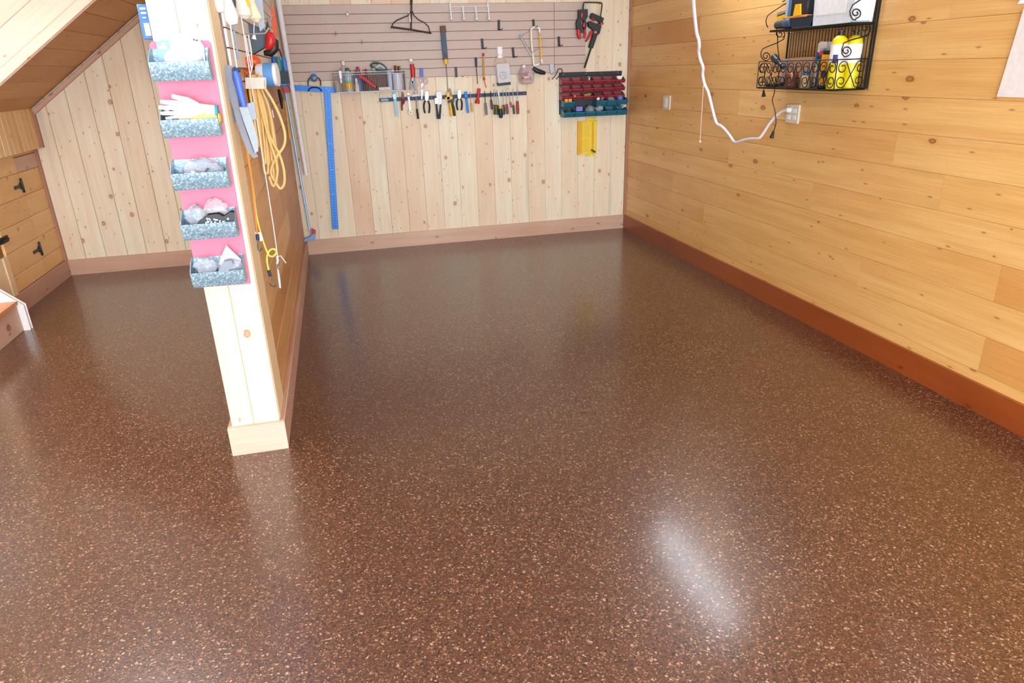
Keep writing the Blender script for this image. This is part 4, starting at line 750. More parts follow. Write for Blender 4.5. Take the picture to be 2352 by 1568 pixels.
tri = MB('post').add([(-3.29, .865, c1 + .03), (-3.212, .895, c1 + .035), (-3.258, .955, c1 + .028), (-3.262, .958, c1 + .02), (-3.305, .885, c1 + .02), (-3.225, .875, c1 + .06), (-3.30, .86, c1 + .07), (-3.25, .93, c1 + .04)], [(0, 7, 1), (0, 4, 7), (4, 3, 7), (3, 2, 7), (2, 1, 7), (0, 1, 5), (0, 5, 6), (4, 0, 6)])
multi('plastic_sheet', 'stiff folded clear plastic sheet peaking up from the bottom bin', 'plastic', [('sheet', tri, C_('frosted_sheet', '#d4d6e2', .3))])
bag('crumpled_bag', 'crumpled clear bag at the right of the bottom bin', -3.245, .878, c1 + .055, .036, (1.1, .7, .8), 12, extra=[('grey_block', MB('post').prism([(-3.295, .87), (-3.27, .905), (-3.245, .908), (-3.24, .892), (-3.268, .868)], c1 + .06, c1 + .09), C_('block_grey', '#7f8a96', .5), .003)])
# blue sign on the far side of the partition end
sg = [yq(u, v, -3.62) for u, v in ((332, 12), (340, 11), (352.5, 92), (345, 93))]
m = MB().box(-3.425, -3.384, -3.63, -3.618, 1.716, 1.832)
multi('blue_sign', 'blue sign with white lettering fixed beside the top of the partition end', 'sign', [('panel', MB().box(-3.425, -3.384, -3.63, -3.618, 1.716, 1.832), C_('sign_blue', '#2f6db0', .5), .002), ('lettering', MB().box(-3.417, -3.398, -3.632, -3.63, 1.814, 1.821).box(-3.416, -3.398, -3.632, -3.63, 1.800, 1.806).box(-3.414, -3.402, -3.632, -3.63, 1.786, 1.790).box(-3.414, -3.396, -3.632, -3.63, 1.728, 1.770), M_WHT)])
# ================================================================ things hanging on the side of the partition
def yt(pts, y, r, n=8, mb=None, **k):
    mb = mb or MB(); return mb.tube([yq(p[0], p[1], p[2] if len(p) > 2 else y) for p in pts], r, n, **k)
def yprism(px, y, th, mb=None):
    mb = mb or MB(); P0 = [Vector(yq(u, v, y)) for u, v in px]; n = len(P0); d = Vector((0, th, 0))
    return mb.add([tuple(p) for p in P0] + [tuple(p + d) for p in P0], [tuple(range(n)), tuple(range(2 * n - 1, n - 1, -1))] + [(i, (i + 1) % n, n + (i + 1) % n, n + i) for i in range(n)])
def hookp(y, z, out, lab):
    multi('hook', lab, 'hook', [('hook', MB().tube([(-3.162, y, z), (-3.162 + out * .5, y, z - .002), (-3.162 + out * .85, y, z), (-3.162 + out, y, z + .022)], [.003, .003, .003, .0045], 8), M_CHR)])
h1 = yq(548, 78, -3.05); hookp(-3.05, h1[2], .14, 'long chrome hook on the partition with the white cords')
hookp(-2.0, yq(640, 42, -2.0)[2], .10, 'chrome hook near the top of the partition, beside the pole')
hookp(-1.7, yq(640, 84, -1.7)[2], .09, 'chrome hook on the partition below the orange level')
# white pull cord with end
yc = -3.12
ps = [('cord', yt([(540, -40), (548, 0), (587, 255), (628, 520), (638, 592)], yc, .0024, 6), M_ROPEW), ('tail', yt([(637, 590), (644, 587), (650, 594), (657, 604)], yc, .0022, 6), M_ROPEW),
      ('knot', yt([(636, 588), (638, 598), (636, 606)], yc, [.005, .006, .004], 8), M_ROPEW), ('chain', MB().ball(yq(635, 609, yc), .0045).ball(yq(640, 613, yc), .0045).ball(yq(637, 616, yc), .004), M_CHR), ('toggle', yt([(638, 618), (641, 640), (643.5, 661)], yc, [.0035, .0055, .0045], 8), M_WHT)]
multi('rope_pull', 'long white cord with a white toggle hanging down the partition', 'cord', ps)
multi('thin_rope', 'white cord running down from above to the blue saw handle', 'cord', [('cord', yt([(516, -30), (523, 20), (537, 110), (546, 166)], -3.5, .0024, 6), M_ROPEW)])
multi('rope_loop', 'white looped cord hanging from the long chrome hook', 'cord', [('loop', yt([(563, 80), (570, 120), (578, 160), (573, 176)], -3.05, .0024, 6).tube([yq(570, 78, -3.05), yq(576, 110, -3.05), yq(580, 150, -3.05), yq(578, 160, -3.05)], .0024, 6), M_ROPEW)])
# saw in grey sheath
gs = [(517, 156), (525, 152), (534, 154), (535, 179), (545, 212), (550, 245), (559, 279), (570, 312), (584, 348), (590, 358), (583, 361), (570, 346), (556, 312), (545, 279), (535, 241), (526, 214), (517, 190)]
multi('pruning_saw', 'curved grey sheathed pruning saw with a bright blue handle on the partition', 'saw',
      [('sheath', yprism(gs, -3.53, .012), C_('sheath_grey', '#7b7b84', .5), .004), ('sheath_edge', yt([(534, 156), (535.5, 179), (546, 212), (551, 245), (560, 279), (571, 312), (585, 350)], -3.535, .003, 8), C_('dark_grey_edge', '#5c5c66', .5)),
       ('frame_arm', yprism([(551, 247), (568, 247), (580, 280), (590, 318), (592, 346), (586, 350), (573, 312), (561, 279)], -3.55, .008), C_('silver_arm', '#969fa4', .5), .002),
       ('handle', yt([(540, 163), (545, 180), (552, 210), (561, 245)], -3.56, [.011, .015, .0145, .0115], 12), C_('cobalt_grip', '#3f62c8', .45)), ('clamp_block', yprism([(556, 243), (582, 236), (588, 272), (570, 276)], -3.545, .02), M_GREYR, .003), ('tang', yprism([(526, 246), (542, 250), (546, 278), (530, 280)], -3.50, .02), C_('slate_tang', '#5f6a78', .4), .003), ('pivot', yt([(536, 160), (552, 161)], -3.56, .008, 8), M_NAVY)])
# hank of cord
hy = -2.8; rnd = random.Random(21); ps = []
hk_ = MB()
for i in range(15):
    u0 = 569 + i * 1.7; ub = 585 + i * 3.2 + rnd.uniform(-3, 3); vb = 330 + rnd.uniform(-20, 70) + i * 2; y_ = hy + rnd.uniform(-.05, .05); w_ = rnd.uniform(4, 11)
    hk_.tube(smooth_path([yq(u0 + 4, 172, y_), yq(u0, 198, y_), yq(u0 + (ub - u0) * .5, 260, y_), yq(ub, vb - 15, y_), yq(ub + w_ * .5, vb, y_ + .01), yq(ub + w_, vb - 14, y_ + .02), yq(u0 + (ub - u0) * .6 + w_, 260, y_ + .02), yq(u0 + 6, 198, y_ + .02), yq(u0 + 5, 174, y_ + .01)], 3), .0062, 6)
hk_.tube(smooth_path([yq(606, 200, hy - .03), yq(625, 230, hy - .03), yq(642, 265, hy - .03), yq(654, 305, hy - .03), yq(652, 335, hy - .03), yq(634, 362, hy - .03), yq(622, 395, hy - .03), yq(634, 420, hy - .03), yq(644, 433, hy - .03), yq(653, 420, hy - .03), yq(652, 390, hy - .03), yq(642, 355, hy - .03), yq(625, 325, hy - .03), yq(612, 295, hy - .03)], 4), .0068, 7)
hk_.tube(smooth_path([yq(590, 196, hy - .04), yq(600, 250, hy - .04), yq(618, 320, hy - .04), yq(634, 370, hy - .04), yq(637, 400, hy - .04), yq(628, 428, hy - .04), yq(618, 405, hy - .04)], 4), .0064, 7)
th_ = thing('extension_cord', 'hank of yellow orange extension cord tied with a white band on the partition', 'cord', yq(595, 175, hy))
hk_.build('cord_loops', M_CORDY, th_)
yprism([(566, 181), (603, 181), (604, 201), (567, 201)], hy - .085, .13).build('band', M_OFFW, th_, bev=.006)
yt([(552, 150), (562, 142), (575, 138), (590, 144)], hy - .06, [.012, .02, .018, .012], 10).build('plug', M_ORG, th_)
yt([(556, 158), (566, 168), (575, 160), (566, 150)], hy - .05, .009, 8).build('socket', M_ORG, th_)
# bungees
def bungee(lab, pts, y, r, mt, hook):
    multi('bungee', lab, 'bungee cord', [('cord', yt(smooth_path(pts, 3), y, r, 7), mt), ('collar', yt(hook[0], y, .0075, 10), M_NAVY), ('hook_end', yt(smooth_path(hook[1], 4), y, .0022, 7), C_('hook_wire', '#4a5058', .4, .5))])
bungee('orange bungee cord with a black hook hanging against the partition', [(528, 160), (536, 210), (550, 270), (566, 345), (576, 400), (582, 450), (587, 500), (591, 536)], -3.48, .0036, M_ROPEO, ([(591, 538), (592.5, 551)], [(592, 551), (592, 566), (594, 575), (598.5, 576), (600, 569)]))
multi('bungee_clip', 'small white plastic clip behind the hook of the orange bungee', 'clip', [('clip', yprism([(583, 534), (598, 535), (603, 550), (599, 553), (592, 546), (585, 544)], -3.44, .008), M_WHT, .002)])
bungee('yellow bungee cord with a loop and a black hook on the partition', [(534, 160), (545, 225), (558, 290), (570, 360), (582, 440), (588, 490), (600, 540), (612, 575), (620, 588), (630, 587), (635, 578), (630, 572), (622, 573), (615, 582), (613, 598), (617, 620)], -3.32, .0042, M_ROPEY, ([(617, 621), (621, 634)], [(622, 634), (628, 644), (633, 652), (631, 658), (624, 656), (619, 650)]))
# tools near the top, in front of the slat panel coloured as lit
FEATH = C_('bleached_bristle', '#f2efe6', .8)
multi('dust_brush', 'white drooping bristle brush hanging at the top of the partition, nearest', 'brush', [('bristles', yt([(492, -20), (500, 5), (508, 28)], -3.45, [.020, .026, .012], 10), FEATH)])
multi('whisk', 'long white drooping brush, second at the top of the partition', 'brush', [('bristles', yt([(512, -25), (520, 5), (530, 40), (536, 57)], -3.35, [.016, .024, .032, .018], 10), FEATH), ('handle', yt([(535, 55), (544, 110), (546, 135)], -3.33, .004, 7), C_('blue_grey_rod', '#7f97a8', .5))])
multi('dark_grip', 'dark teal grip hanging between the white brushes', 'hand tool', [('grip', yt([(530, -15), (534, 5), (537, 18)], -3.3, [.014, .014, .009], 10), C_('deep_teal', '#2f4b5c', .5))])
multi('paint_brush', 'cream brush with a yellow edge hanging third at the top of the partition', 'brush', [('bristles', yt([(548, -20), (555, 10), (560, 35), (560, 43)], -3.1, [.022, .034, .034, .02], 10), C_('cream_bristle', '#e9e6d6', .8)), ('band', yt([(566, -5), (572, 15)], -3.12, .006), M_YEL)])
multi('feather_duster', 'pale yellow drop shaped duster hanging over the dark funnel', 'duster', [('head', yt([(573, -10), (579, 20), (586, 42), (585, 50)], -2.9, [.014, .026, .034, .02], 10), C_('pale_lemon', '#efe8c4', .8)), ('string', yt([(584, 50), (583, 70), (584, 85)], -2.9, .002), M_ROPEW), ('tassel', yt([(584, 78), (583, 90)], -2.9, [.004, .012], 8), M_ROPEW)])
multi('wire_brush', 'blue grey ribbed brush hanging at the top of the partition beside the duster', 'brush', [('strip', yprism([(586, -10), (599, -10), (606, 60), (598, 68), (592, 40)], -2.5, .03), C_('ice_blue', '#b4c4d8', .6), .004)])
multi('funnel', 'dark grey funnel shaped scoop with a red and black end hung on the partition', 'scoop',
      [('scoop', yprism([(550, 45), (575, 60), (604, 72), (612, 82), (611, 100), (596, 108), (573, 122), (562, 118), (556, 90)], -2.45, .10), C_('gunmetal', '#43525e', .45), .012), ('red_cap', yt([(612, 73), (619, 80), (622, 92), (619, 106), (611, 113)], -2.5, [.010, .022, .026, .022, .010], 12), M_RED), ('black_rim', yt([(621, 84), (630, 96), (630, 110), (620, 122), (606, 122)], -2.47, [.012, .022, .026, .022, .012], 12), M_BLK), ('fin', yprism([(609, 68), (614, 45), (620, 72)], -2.3, .02), M_BLK)])
multi('spirit_level', 'bright orange level hanging upright on the partition beside the pole', 'level', [('body', yprism([(620.5, 20), (628.5, 19), (636.5, 82), (630, 84)], -1.7, .04), M_ORG, .004), ('edge', yprism([(618.5, 24), (620.5, 23), (624, 46), (622, 47)], -1.72, .03), C_('lilac_edge', '#b7a0d8', .5))])
multi('tape_roll', 'big white roll with a blue and white label lying above the cord hank', 'roll', [('roll', MB().lathe(yq(594, 173, -2.68), (1, -.12, 0), [(.05, -.005), (.056, .004), (.056, .095)], 20), M_WHT), ('label', MB().lathe(yq(594, 173, -2.68), (1, -.12, 0), [(.0575, .032), (.0575, .078)], 20), C_('label_blue', '#5f9bd6', .5)), ('core', MB().lathe(yq(594, 173, -2.68), (1, -.12, 0), [(.055, .0955), (.030, .097)], 20), M_WHT)])
multi('orange_reel', 'orange plastic reel behind the cord hank', 'reel', [('reel', MB().lathe(yq(581, 145, -2.62), (.7, -.6, .5), [(.026, -.02), (.034, 0), (.028, .03)], 16), M_ORG)])
wb_ = thing('mesh_bin', 'black mesh bin with a blue base fixed high on the partition', 'bin', yq(640, 200, -1.5))
pa = yq(621, 200, -1.6); pb_ = yq(661, 198, -1.6); x0_, x1_ = max(pa[0], -3.165), pb_[0]; zt = yq(660, 163, -1.6)[2]; zz0 = yq(660, 198, -1.6)[2]
MB().box(x0_, x1_, -1.6, -1.25, zz0, zz0 + .02).build('base', C_('base_blue', '#1d5d9a', .4), wb_, bev=.004)
MB().box(x0_, x0_ + .004, -1.6, -1.25, zz0 + .02, zt).box(x1_ - .004, x1_, -1.6, -1.25, zz0 + .02, zt).box(x0_ + .004, x1_ - .004, -1.6, -1.596, zz0 + .02, zt).box(x0_ + .004, x1_ - .004, -1.254, -1.25, zz0 + .02, zt).build('mesh_wall', C_('black_mesh', '#232b30', .5, .3), wb_)
for i, (u, mt, lab) in enumerate(((627, C_('royal_blue', '#1f56a8', .4), 'royal blue lid sticking out at the left of the mesh bin'), (636, C_('teal_lid', '#2c8a80', .4), 'teal lid sticking out of the mesh bin'), (648, C_('azure', '#3a7cc8', .4), 'azure cap sticking out at the right of the mesh bin'))):
    p = yq(u, 155, -1.45); multi('bottle', lab, 'bottle', [('body', MB().lathe((p[0] + .012, -1.45 + .05 * i, zz0 + .025), (0, 0, 1), [(.018, 0), (.018, .13), (.012, .16), (.012, p[2] - zz0)], 10), mt)])
multi('chisel', 'steel rod hanging below the roll behind the cord hank', 'hand tool', [('shaft', yt([(608, 200), (620, 250), (625, 252)], -2.1, .008, 8), M_GREYR), ('tip', yt([(624, 252), (628, 270)], -2.1, .007), M_CHR)])
multi('orange_rod', 'thin orange rod hanging behind the cord hank', 'rod', [('rod', yt([(605, 208), (625, 300), (636, 350)], -2.0, .007, 7), C_('light_orange', '#e8a868', .5))])
multi('long_pin', 'dark thin tool hanging on the partition left of the pole', 'hand tool', [('pin', yt([(641, 112), (650, 140), (652, 150)], on(641, 112, 0, -3.155).y, .006, 6), M_RUST)])
multi('grey_scraper', 'grey handled tool hanging above the mesh bin', 'hand tool', [('handle', yt([(627, 130), (632, 148), (640, 150)], on(627, 130, 0, -3.15).y, [.015, .02, .02], 8), C_('denim_grey', '#7d96ae', .5))])
multi('small_chain', 'small dark chain and hook cluster hanging beneath the mesh bin', 'hook', [('hook', yt([(640, 205), (645, 225), (648, 250)], -1.0, [.01, .014, .006], 8), M_BLKM)])
# ================================================================ right wall things
def RW(u, v, c=.01): return q('right', u, v, c)
def plate(name, lab, px, c, mt, cat, extra=()):
    pp = [RW(u, v, c)[:2] for u, v in px]; a0 = sum(p[0] for p in (pp[0], pp[3])) / 2; a1 = sum(p[0] for p in (pp[1], pp[2])) / 2; b1 = (pp[0][1] + pp[1][1]) / 2; b0 = (pp[2][1] + pp[3][1]) / 2
    ps = [('plate', MB('right').box(a0, a1, b0, b1, 0.001, c), mt, .003)]
    ps += extra(a0, a1, b0, b1, c); return multi(name, lab, cat, ps)
plate('switch_plate', 'small almond wall plate with one paddle on the orange pine wall near the corner', [(1522, 219), (1538, 219), (1538, 252), (1522, 252)], .014, M_PLATE, 'socket',
      lambda a0, a1, b0, b1, c: [('paddle', MB('right').box(a0 + (a1 - a0) * .32, a0 + (a1 - a0) * .68, b0 + .02, b1 - .02, c, c + .004), M_WHT, .001)])
def outl(a0, a1, b0, b1, c):
    r = []
    for fx in (.27, .73):
        for fz in (.33, .67): r.append(('socket_face', MB('right').box(a0 + (a1 - a0) * fx - .017, a0 + (a1 - a0) * fx + .017, b0 + (b1 - b0) * fz - .014, b0 + (b1 - b0) * fz + .014, c, c + .003), M_WHT, .002))
    return r
plate('wall_outlet', 'almond double outlet plate with a white plug in it below the wire shelf', [(1806, 239), (1834, 240), (1833, 284), (1804, 283)], .016, M_PLATE, 'socket', outl)
cp = [(1590, -60, .42), (1592, -10, .36), (1594, 20, .33), (1598, 60, .29), (1601, 80, .27), (1605, 92, .26), (1606, 108, .25), (1605, 120, .24), (1609, 138, .22), (1615, 155, .21), (1614, 170, .20), (1618, 192, .19), (1627, 212, .17), (1634, 240, .15), (1645, 281, .13), (1655, 288, .12), (1665, 297, .11), (1677, 312, .10), (1688, 326, .095), (1705, 322, .09), (1725, 318, .085), (1743, 317, .08), (1752, 308, .07), (1766, 286, .06), (1782, 267, .05), (1795, 256, .045), (1806, 253, .045)]
pth = smooth_path([RW(*p) for p in cp], 3); n_ = len(pth)
multi('power_cable', 'white power cord hanging from the ceiling and plugged into the double outlet', 'cord', [('cord', MB('right').tube(pth, [.0125 - .005 * i / n_ for i in range(n_)], 8), C_('white_cord', '#e6e0ea', .45)), ('plug', MB('right').tube([RW(1800, 254, .045), RW(1809, 252.5, .045), RW(1814, 252, .02)], [.009, .015, .014], 10), M_WHT)])
multi('pull_chain', 'thin white pull chain with a bead at its end in front of the orange wall', 'pull chain', [('chain', MB('right').tube([RW(1616, 190, .2), RW(1608, 322, .2)], .0022, 6), C_('pale_chain', '#ecd6c4', .5)), ('bead', MB('right').ball(RW(1608, 325, .2), .008), M_WHT)])
multi('panel_cover', 'large off-white flat cover plate at the right edge of the picture', 'wall panel', [('cover', MB('right').prism([(4.05, 1.405), (4.6, 1.405), (4.6, 1.748), (4.085, 1.742)], .001, .012), C_('cover_offwhite', '#e9e2de', .5), .002)])
multi('panel_box', 'white box above the cover plate at the top right', 'box', [('box', MB('right').prism([(4.09, 1.765), (4.6, 1.755), (4.6, 2.05), (4.25, 2.05)], .001, .05), C_('box_white', '#eef2fa', .5), .003)])
# wire shelf
SA0, SA1 = 2.5, 3.23; sh = thing('wire_shelf', 'black wrought iron two tier wall shelf with scroll work', 'shelf', F('right', SA0, 1.42, 0))
LD, UD, LZ, UZ = .20, .15, 1.42, 1.748
m = MB('right')
for a in (SA0, SA1): m.tube([(a, LZ, .012), (a, 2.35, .012)], .006, 6)
m.tube([(SA1 + .022, LZ + .0, .014), (SA1 + .028, 2.35, .014)], .006, 6)
for b in (LZ, 2.35): m.tube([(SA0, b, .012), (SA1, b, .012)], .005, 6)
m.build('frame', M_BLKM, sh)
m = MB('right'); k = 27
for i in range(1, k): a = SA0 + (SA1 - SA0) * i / k; m.tube([(a, LZ, .012), (a, 2.35, .012)], .0026, 5)
m.build('back_wire', M_BLKM, sh)
MB('right').box(SA0, SA1, LZ - .006, LZ + .002, .004, LD).build('lower_tray', M_BLKM, sh, bev=.002)
MB('right').box(SA0, SA1, UZ - .012, UZ, .004, UD).build('upper_tray', M_BLKM, sh, bev=.002)
def spiral(cx, cy, r, a0, turns, n=16):
    return [(cx + r * (1 - .72 * i / n) * math.cos(a0 + turns * 2 * math.pi * i / n), cy + r * (1 - .72 * i / n) * math.sin(a0 + turns * 2 * math.pi * i / n)) for i in range(n + 1)]
def scell(mb, u0, u1, v0, v1, mp, r=.0026):
    w = u1 - u0; h = v1 - v0; rx = min(w, h) * .235
    s1 = spiral(u0 + rx * 1.1, v1 - rx * 1.1, rx, .9, 1.25)[::-1] + spiral(u1 - rx * 1.1, v0 + rx * 1.1, rx, .9 + math.pi, 1.25)
    s2 = spiral(u0 + rx * 1.1, v0 + rx * 1.1, rx, -.9, -1.25)[::-1] + spiral(u1 - rx * 1.1, v1 - rx * 1.1, rx, -.9 + math.pi, -1.25)
    for s_ in (s1, s2): mb.tube([mp(*p) for p in s_], r, 5)
RB = LZ + .150
for nm, segs, mp, lo, hi in (('front_scrollwork', 5, lambda u, v: (u, v, LD), SA0, SA1), ('side_scrollwork', 1, lambda u, v: (SA1, v, u), .02, LD), ('side_scrollwork', 1, lambda u, v: (SA0, v, u), .02, LD)):
    m = MB('right')
    for i in range(segs):
        s0 = lo + (hi - lo) * i / segs; s1 = lo + (hi - lo) * (i + 1) / segs; scell(m, s0, s1, LZ + .004, RB - .004, mp)
        m.tube([mp(s0, LZ), mp(s0, RB)], .0022, 5)
    m.tube([mp(hi, LZ), mp(hi, RB)], .003, 5); m.tube([mp(lo, RB), mp(hi, RB)], .003, 5); m.tube([mp(lo, LZ), mp(hi, LZ)], .003, 5)
    m.build(nm, M_BLKM, sh)
m = MB()
def yspiral(cu, cv, r, a0, turns, n=20): return [(cu + r * (1 - .75 * i / n) * math.cos(a0 + turns * 2 * math.pi * i / n), cv + r * 1.0 * (1 - .75 * i / n) * math.sin(a0 + turns * 2 * math.pi * i / n)) for i in range(n + 1)]
def brk(pts, y): m.tube([yq(u, v, y) for u, v in pts], .003, 6)
brk([(1797, 86), (1803, 82)] + yspiral(1791, 78, 11, 0, -1.4), -SA0); brk([(1803, 80), (1800, 90), (1786, 98), (1765, 106), (1752, 112), (1748, 120), (1748, 130), (1753, 137), (1759, 139)] + yspiral(1759, 129, 10.5, 1.57, -1.4), -SA0)
brk([(1783, 66), (1786, 85), (1786, 105), (1789, 130), (1790, 142)], -SA0)
brk([(1990, 84), (1998, 72)] + yspiral(1988, 64, 12, .3, -1.3), -SA1); brk([(1998, 66), (1996, 78), (1984, 84), (1955, 92), (1938, 99), (1934, 112), (1934, 124), (1940, 131)] + yspiral(1944, 117, 12.5, 1.57, -1.4), -SA1)
brk([(1976, 0), (1958, 12), (1952, 25), (1953, 35), (1959, 45), (1966, 46)] + yspiral(1966, 30, 12.5, 1.57, -1.4), -SA1); brk([(1985, -10), (1976, 0)], -SA1)
brk([(1806, 8), (1798, 12), (1775, 27), (1763, 36), (1759, 48), (1761, 58), (1764, 63)], -SA0); brk(yspiral(1797, -5, 9, 1.57, -1.4), -SA0)
m.build('bracket_scroll', M_BLKM, sh)
def RC(name, lab, cat, parts, loc): return multi(name, lab, cat, parts, loc=loc)
LT = LZ + .003; UT = UZ + .001
for i, (c, a) in enumerate(((.152, 3.165), (.060, 3.165))):
    lab = ('yellow and white gas canister on the lower shelf, the one away from the wall', 'yellow and white gas canister on the lower shelf, the one against the wall')[i]
    L = lambda pr, mt: (MB('right').lathe((a, LT, c), (0, 1, 0), pr, 22), mt)
    ps = [('can', *L([(.040, 0), (.042, .006), (.042, .225), (.036, .248), (.022, .262), (.014, .266)], M_YCAN)), ('label', *L([(.0425, .145), (.0425, .222)], M_WHT)), ('print_band', *L([(.0428, .128), (.0428, .160)], C_('white_band', '#e8e8ee', .4))), ('valve', *L([(.012, .264), (.012, .280), (.016, .281), (.016, .29)], M_BLK))]
    sgn = 1 if i == 0 else -1
    dd = MB('right'); 
    for aa_ in ((-.9, -.35) if i == 0 else (.3, .9),):
        p_ = [(a + .0432 * math.cos(t_), c + .0432 * math.sin(t_)) for t_ in [(0 - x_) for x_ in ([-1.25 + .12 * j for j in range(6)] if i == 0 else [.5 + .12 * j for j in range(6)])]]
        dd.add([(x, LT + .130, y) for x, y in p_] + [(x, LT + .172, y) for x, y in p_], [(j, j + 1, len(p_) + j + 1, len(p_) + j) for j in range(len(p_) - 1)])
    ps.append(('emblem_patch', dd, M_DBLUE))
    RC('gas_canister', lab, 'canister', ps, F('right', a, LT, c))
# other things on the lower shelf
RC('cardboard_box', 'plain brown cardboard box on the lower shelf', 'box', [('box', MB('right').box(2.66, 2.87, LT, LT + .165, .03, .10), M_KRAFT, .003)], F('right', 2.75, LT, .06))
RC('clear_bag', 'torn clear plastic packaging standing at the left of the cardboard box', 'bag', [('film', MB('right').box(2.54, 2.65, LT, LT + .16, .03, .07), M_JAR, .01)], F('right', 2.6, LT, .05))
x_ = 2.93
RC('spray_bottle', 'white spray bottle with a blue trigger on the lower shelf', 'bottle', [('bottle', MB('right').lathe((x_, LT, .07), (0, 1, 0), [(.033, 0), (.035, .02), (.035, .12), (.014, .165), (.014, .175)], 16), C_('bottle_milk', '#c9c4b4', .4)), ('collar', MB('right').lathe((x_, LT + .172, .07), (0, 1, 0), [(.017, 0), (.017, .018)], 14), C_('bright_blue', '#1968c4', .4)),
    ('spray_head', MB('right').prism([(x_ - .03, LT + .195), (x_ - .028, LT + .232), (x_ - .01, LT + .240), (x_ + .036, LT + .236), (x_ + .042, LT + .205), (x_ + .034, LT + .19), (x_, LT + .188)], .055, .085), M_WHT, .005), ('trigger', MB('right').prism([(x_ - .05, LT + .145), (x_ - .036, LT + .232), (x_ - .022, LT + .232), (x_ - .028, LT + .18), (x_ - .036, LT + .145)], .062, .078), C_('bright_blue', '#1968c4', .4), .002)], F('right', x_, LT, .07))
RC('amber_jar', 'reddish brown jar lying low on the lower shelf', 'jar', [('jar', MB('right').lathe((2.76, LT, .14), (0, 1, 0), [(.036, 0), (.038, .01), (.038, .075), (.03, .085)], 16), C_('red_brown_glass', '#8a4a30', .25))], F('right', 2.76, LT, .14))
RC('small_bottle', 'little cream bottle with a blue cap on the lower shelf', 'bottle', [('bottle', MB('right').lathe((2.90, LT, .145), (0, 1, 0), [(.028, 0), (.030, .01), (.030, .05), (.014, .07)], 14), C_('cream_amber', '#c8a878', .35)), ('cap', MB('right').lathe((2.90, LT + .068, .145), (0, 1, 0), [(.016, 0), (.016, .02)], 12), C_('cap_blue', '#1c5a9c', .4))], F('right', 2.90, LT, .145))
RC('flashlight', 'black flashlight leaning over the front rail of the lower shelf', 'torch', [('head', MB('right').tube([(2.60, RB + .022, .165), (2.665, RB - .002, .18)], [.022, .019], 14), M_BLK), ('barrel', MB('right').tube([(2.66, RB, .178), (2.74, RB - .035, .188)], [.014, .012], 12), C_('gun_blue', '#333c48', .4)), ('lens', MB('right').tube([(2.594, RB + .024, .164), (2.6, RB + .022, .165)], .020, 14), M_GREYR)], F('right', 2.65, RB, .17))
RC('torch_lighter', 'slim black and blue canister torch with a red knob on the lower shelf', 'torch', [('body', MB('right').tube([(3.0, LT + .004, .13), (3.0, LT + .16, .125)], [.020, .016], 12), C_('blue_black', '#2d4258', .35)), ('knob', MB('right').ball((3.0, LT + .178, .125), .021), C_('knob_red', '#b8324a', .4)), ('cap', MB('right').lathe((3.0, LT + .195, .125), (0, 1, 0), [(.018, 0), (.014, .012)], 12), M_GREYR)], F('right', 3.0, LT, .13))
RC('power_tool', 'yellow orange and black power tool standing left of the gas canisters', 'power tool', [('body', MB('right').prism([(3.045, LT + .02), (3.10, LT + .02), (3.105, LT + .17), (3.05, LT + .17)], .10, .16), C_('tool_amber', '#eaa21e', .45), .008), ('top_guard', MB('right').box(3.045, 3.115, LT + .17, LT + .20, .10, .16), M_BLK, .005), ('foot', MB('right').box(3.035, 3.105, LT + .001, LT + .022, .09, .17), M_BLK, .005), ('dial', MB('right').lathe((3.08, LT + .075, .16), (0, 0, 1), [(.02, 0), (.02, .008)], 14), M_NAVY)], F('right', 3.07, LT, .13))
RC('black_strap', 'black flat strap lying on the floor of the lower shelf', 'strap', [('strap', MB('right').tube([(2.56, LT + .012, .17), (2.66, LT + .012, .185), (2.7, LT + .02, .15)], .010, 8), M_BLK)], F('right', 2.6, LT, .17))
# upper shelf
RC('storage_tote', 'large milky plastic storage tote on the upper shelf', 'box', [('tote', MB('right').prism([(2.915, UT), (3.21, UT), (3.225, UT + .24), (2.90, UT + .24)], .015, .145), C_('tote_milk', '#dfe6ee', .35), .008), ('label', MB('right').box(2.925, 3.165, UT + .05, UT + .225, .1455, .1475), M_PAPER)], F('right', 3.05, UT, .07))
RC('battery_charger', 'black and blue battery charger with yellow details on the upper shelf', 'charger', [('case', MB('right').box(2.66, 2.84, UT + .062, UT + .165, .05, .145), C_('charger_black', '#1b2028', .4), .006), ('side_panel', MB('right').box(2.635, 2.66, UT + .062, UT + .165, .05, .145), C_('pale_panel', '#aac0d0', .4), .003), ('blue_stripe', MB('right').box(2.668, 2.69, UT + .066, UT + .16, .145, .149), C_('steel_stripe', '#54708e', .4)), ('orange_band', MB('right').box(2.632, 2.845, UT + .052, UT + .063, .045, .150), C_('band_orange', '#e08a28', .45), .002), ('battery', MB('right').prism([(2.735, UT + .066), (2.79, UT + .066), (2.78, UT + .118), (2.745, UT + .118)], .145, .156), M_YEL, .004)], F('right', 2.75, UT, .1))
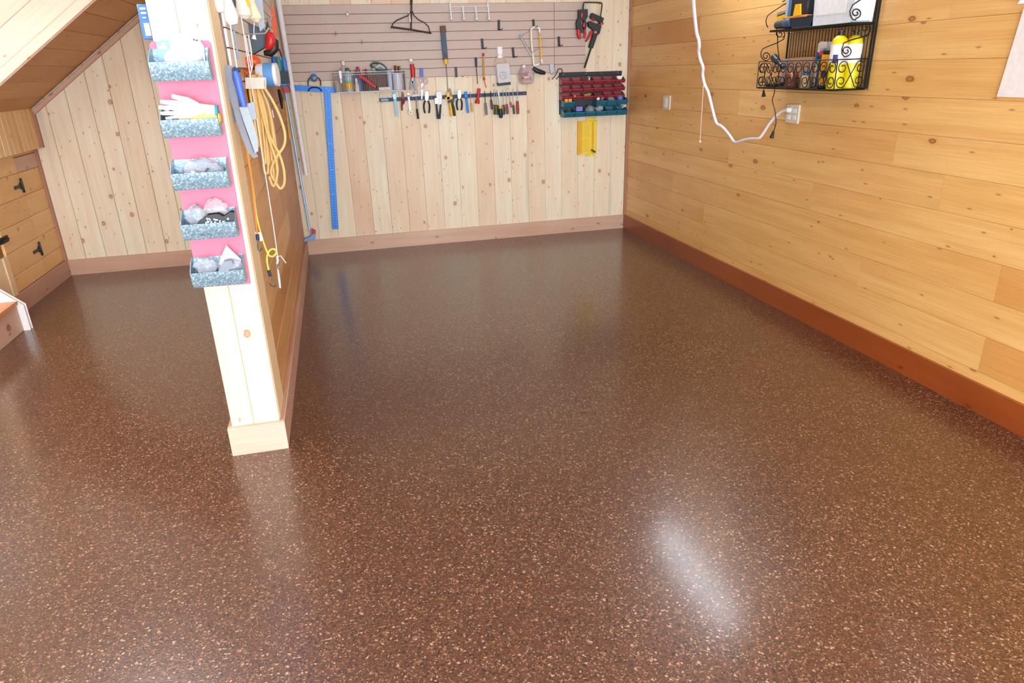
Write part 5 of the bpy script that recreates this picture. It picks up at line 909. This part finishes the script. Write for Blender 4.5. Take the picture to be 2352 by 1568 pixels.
RC('dark_tub', 'dark blue tub under the battery charger on the upper shelf', 'tub', [('tub', MB('right').prism([(2.72, UT), (2.88, UT), (2.90, UT + .05), (2.70, UT + .05)], .04, .145), C_('midnight', '#0e2a3c', .35), .006)], F('right', 2.8, UT, .09))
RC('drill_driver', 'black cylindrical drill head lying at the left of the upper shelf', 'power tool', [('motor', MB('right').tube([(2.53, UT + .026, .12), (2.62, UT + .028, .125)], [.022, .026], 14), C_('charcoal', '#3a3f46', .4)), ('chuck', MB('right').tube([(2.62, UT + .030, .125), (2.665, UT + .032, .13), (2.69, UT + .032, .13)], [.026, .030, .026], 14), C_('smoky_blue', '#44566c', .35)), ('rear_grip', MB('right').tube([(2.515, UT + .02, .118), (2.53, UT + .024, .12)], [.014, .02], 12), M_BLK)], F('right', 2.6, UT, .12))
RC('battery_pack', 'yellow and grey battery pack resting behind the black drill', 'battery', [('pack', MB('right').prism([(2.525, UT + .060), (2.625, UT + .066), (2.625, UT + .088), (2.525, UT + .075)], .04, .12), M_YEL, .004), ('top_plate', MB('right').prism([(2.52, UT + .076), (2.63, UT + .089), (2.63, UT + .103), (2.52, UT + .090)], .04, .12), C_('pack_grey', '#8c9498', .45), .003), ('foot', MB('right').box(2.54, 2.61, UT + .0, UT + .06, .04, .075), M_BLK, .003)], F('right', 2.57, UT, .08))
# dangling chargers
multi('charger_plug', 'small black plug dangling just below the left end of the wire shelf', 'plug', [('plug', MB('right').tube([RW(1754, 208, .19), RW(1754, 222, .19)], [.005, .013], 8), M_BLK), ('lead', MB('right').tube([RW(1757, 194, .19), RW(1754, 208, .19)], .003, 6), M_BLK)])
multi('charger_lead', 'thin black lead with a plug hanging from the shelf beside the outlet', 'cord', [('lead', MB('right').tube(smooth_path([RW(1779, 196, .16), RW(1779, 212, .13), RW(1774, 230, .10), RW(1779, 250, .08), RW(1782, 270, .06), RW(1782, 285, .05), RW(1777, 302, .05)], 3), .0028, 6), M_BLK), ('plug', MB('right').tube([RW(1777, 301, .05), RW(1772, 316, .05)], [.006, .014], 8), M_BLK)])
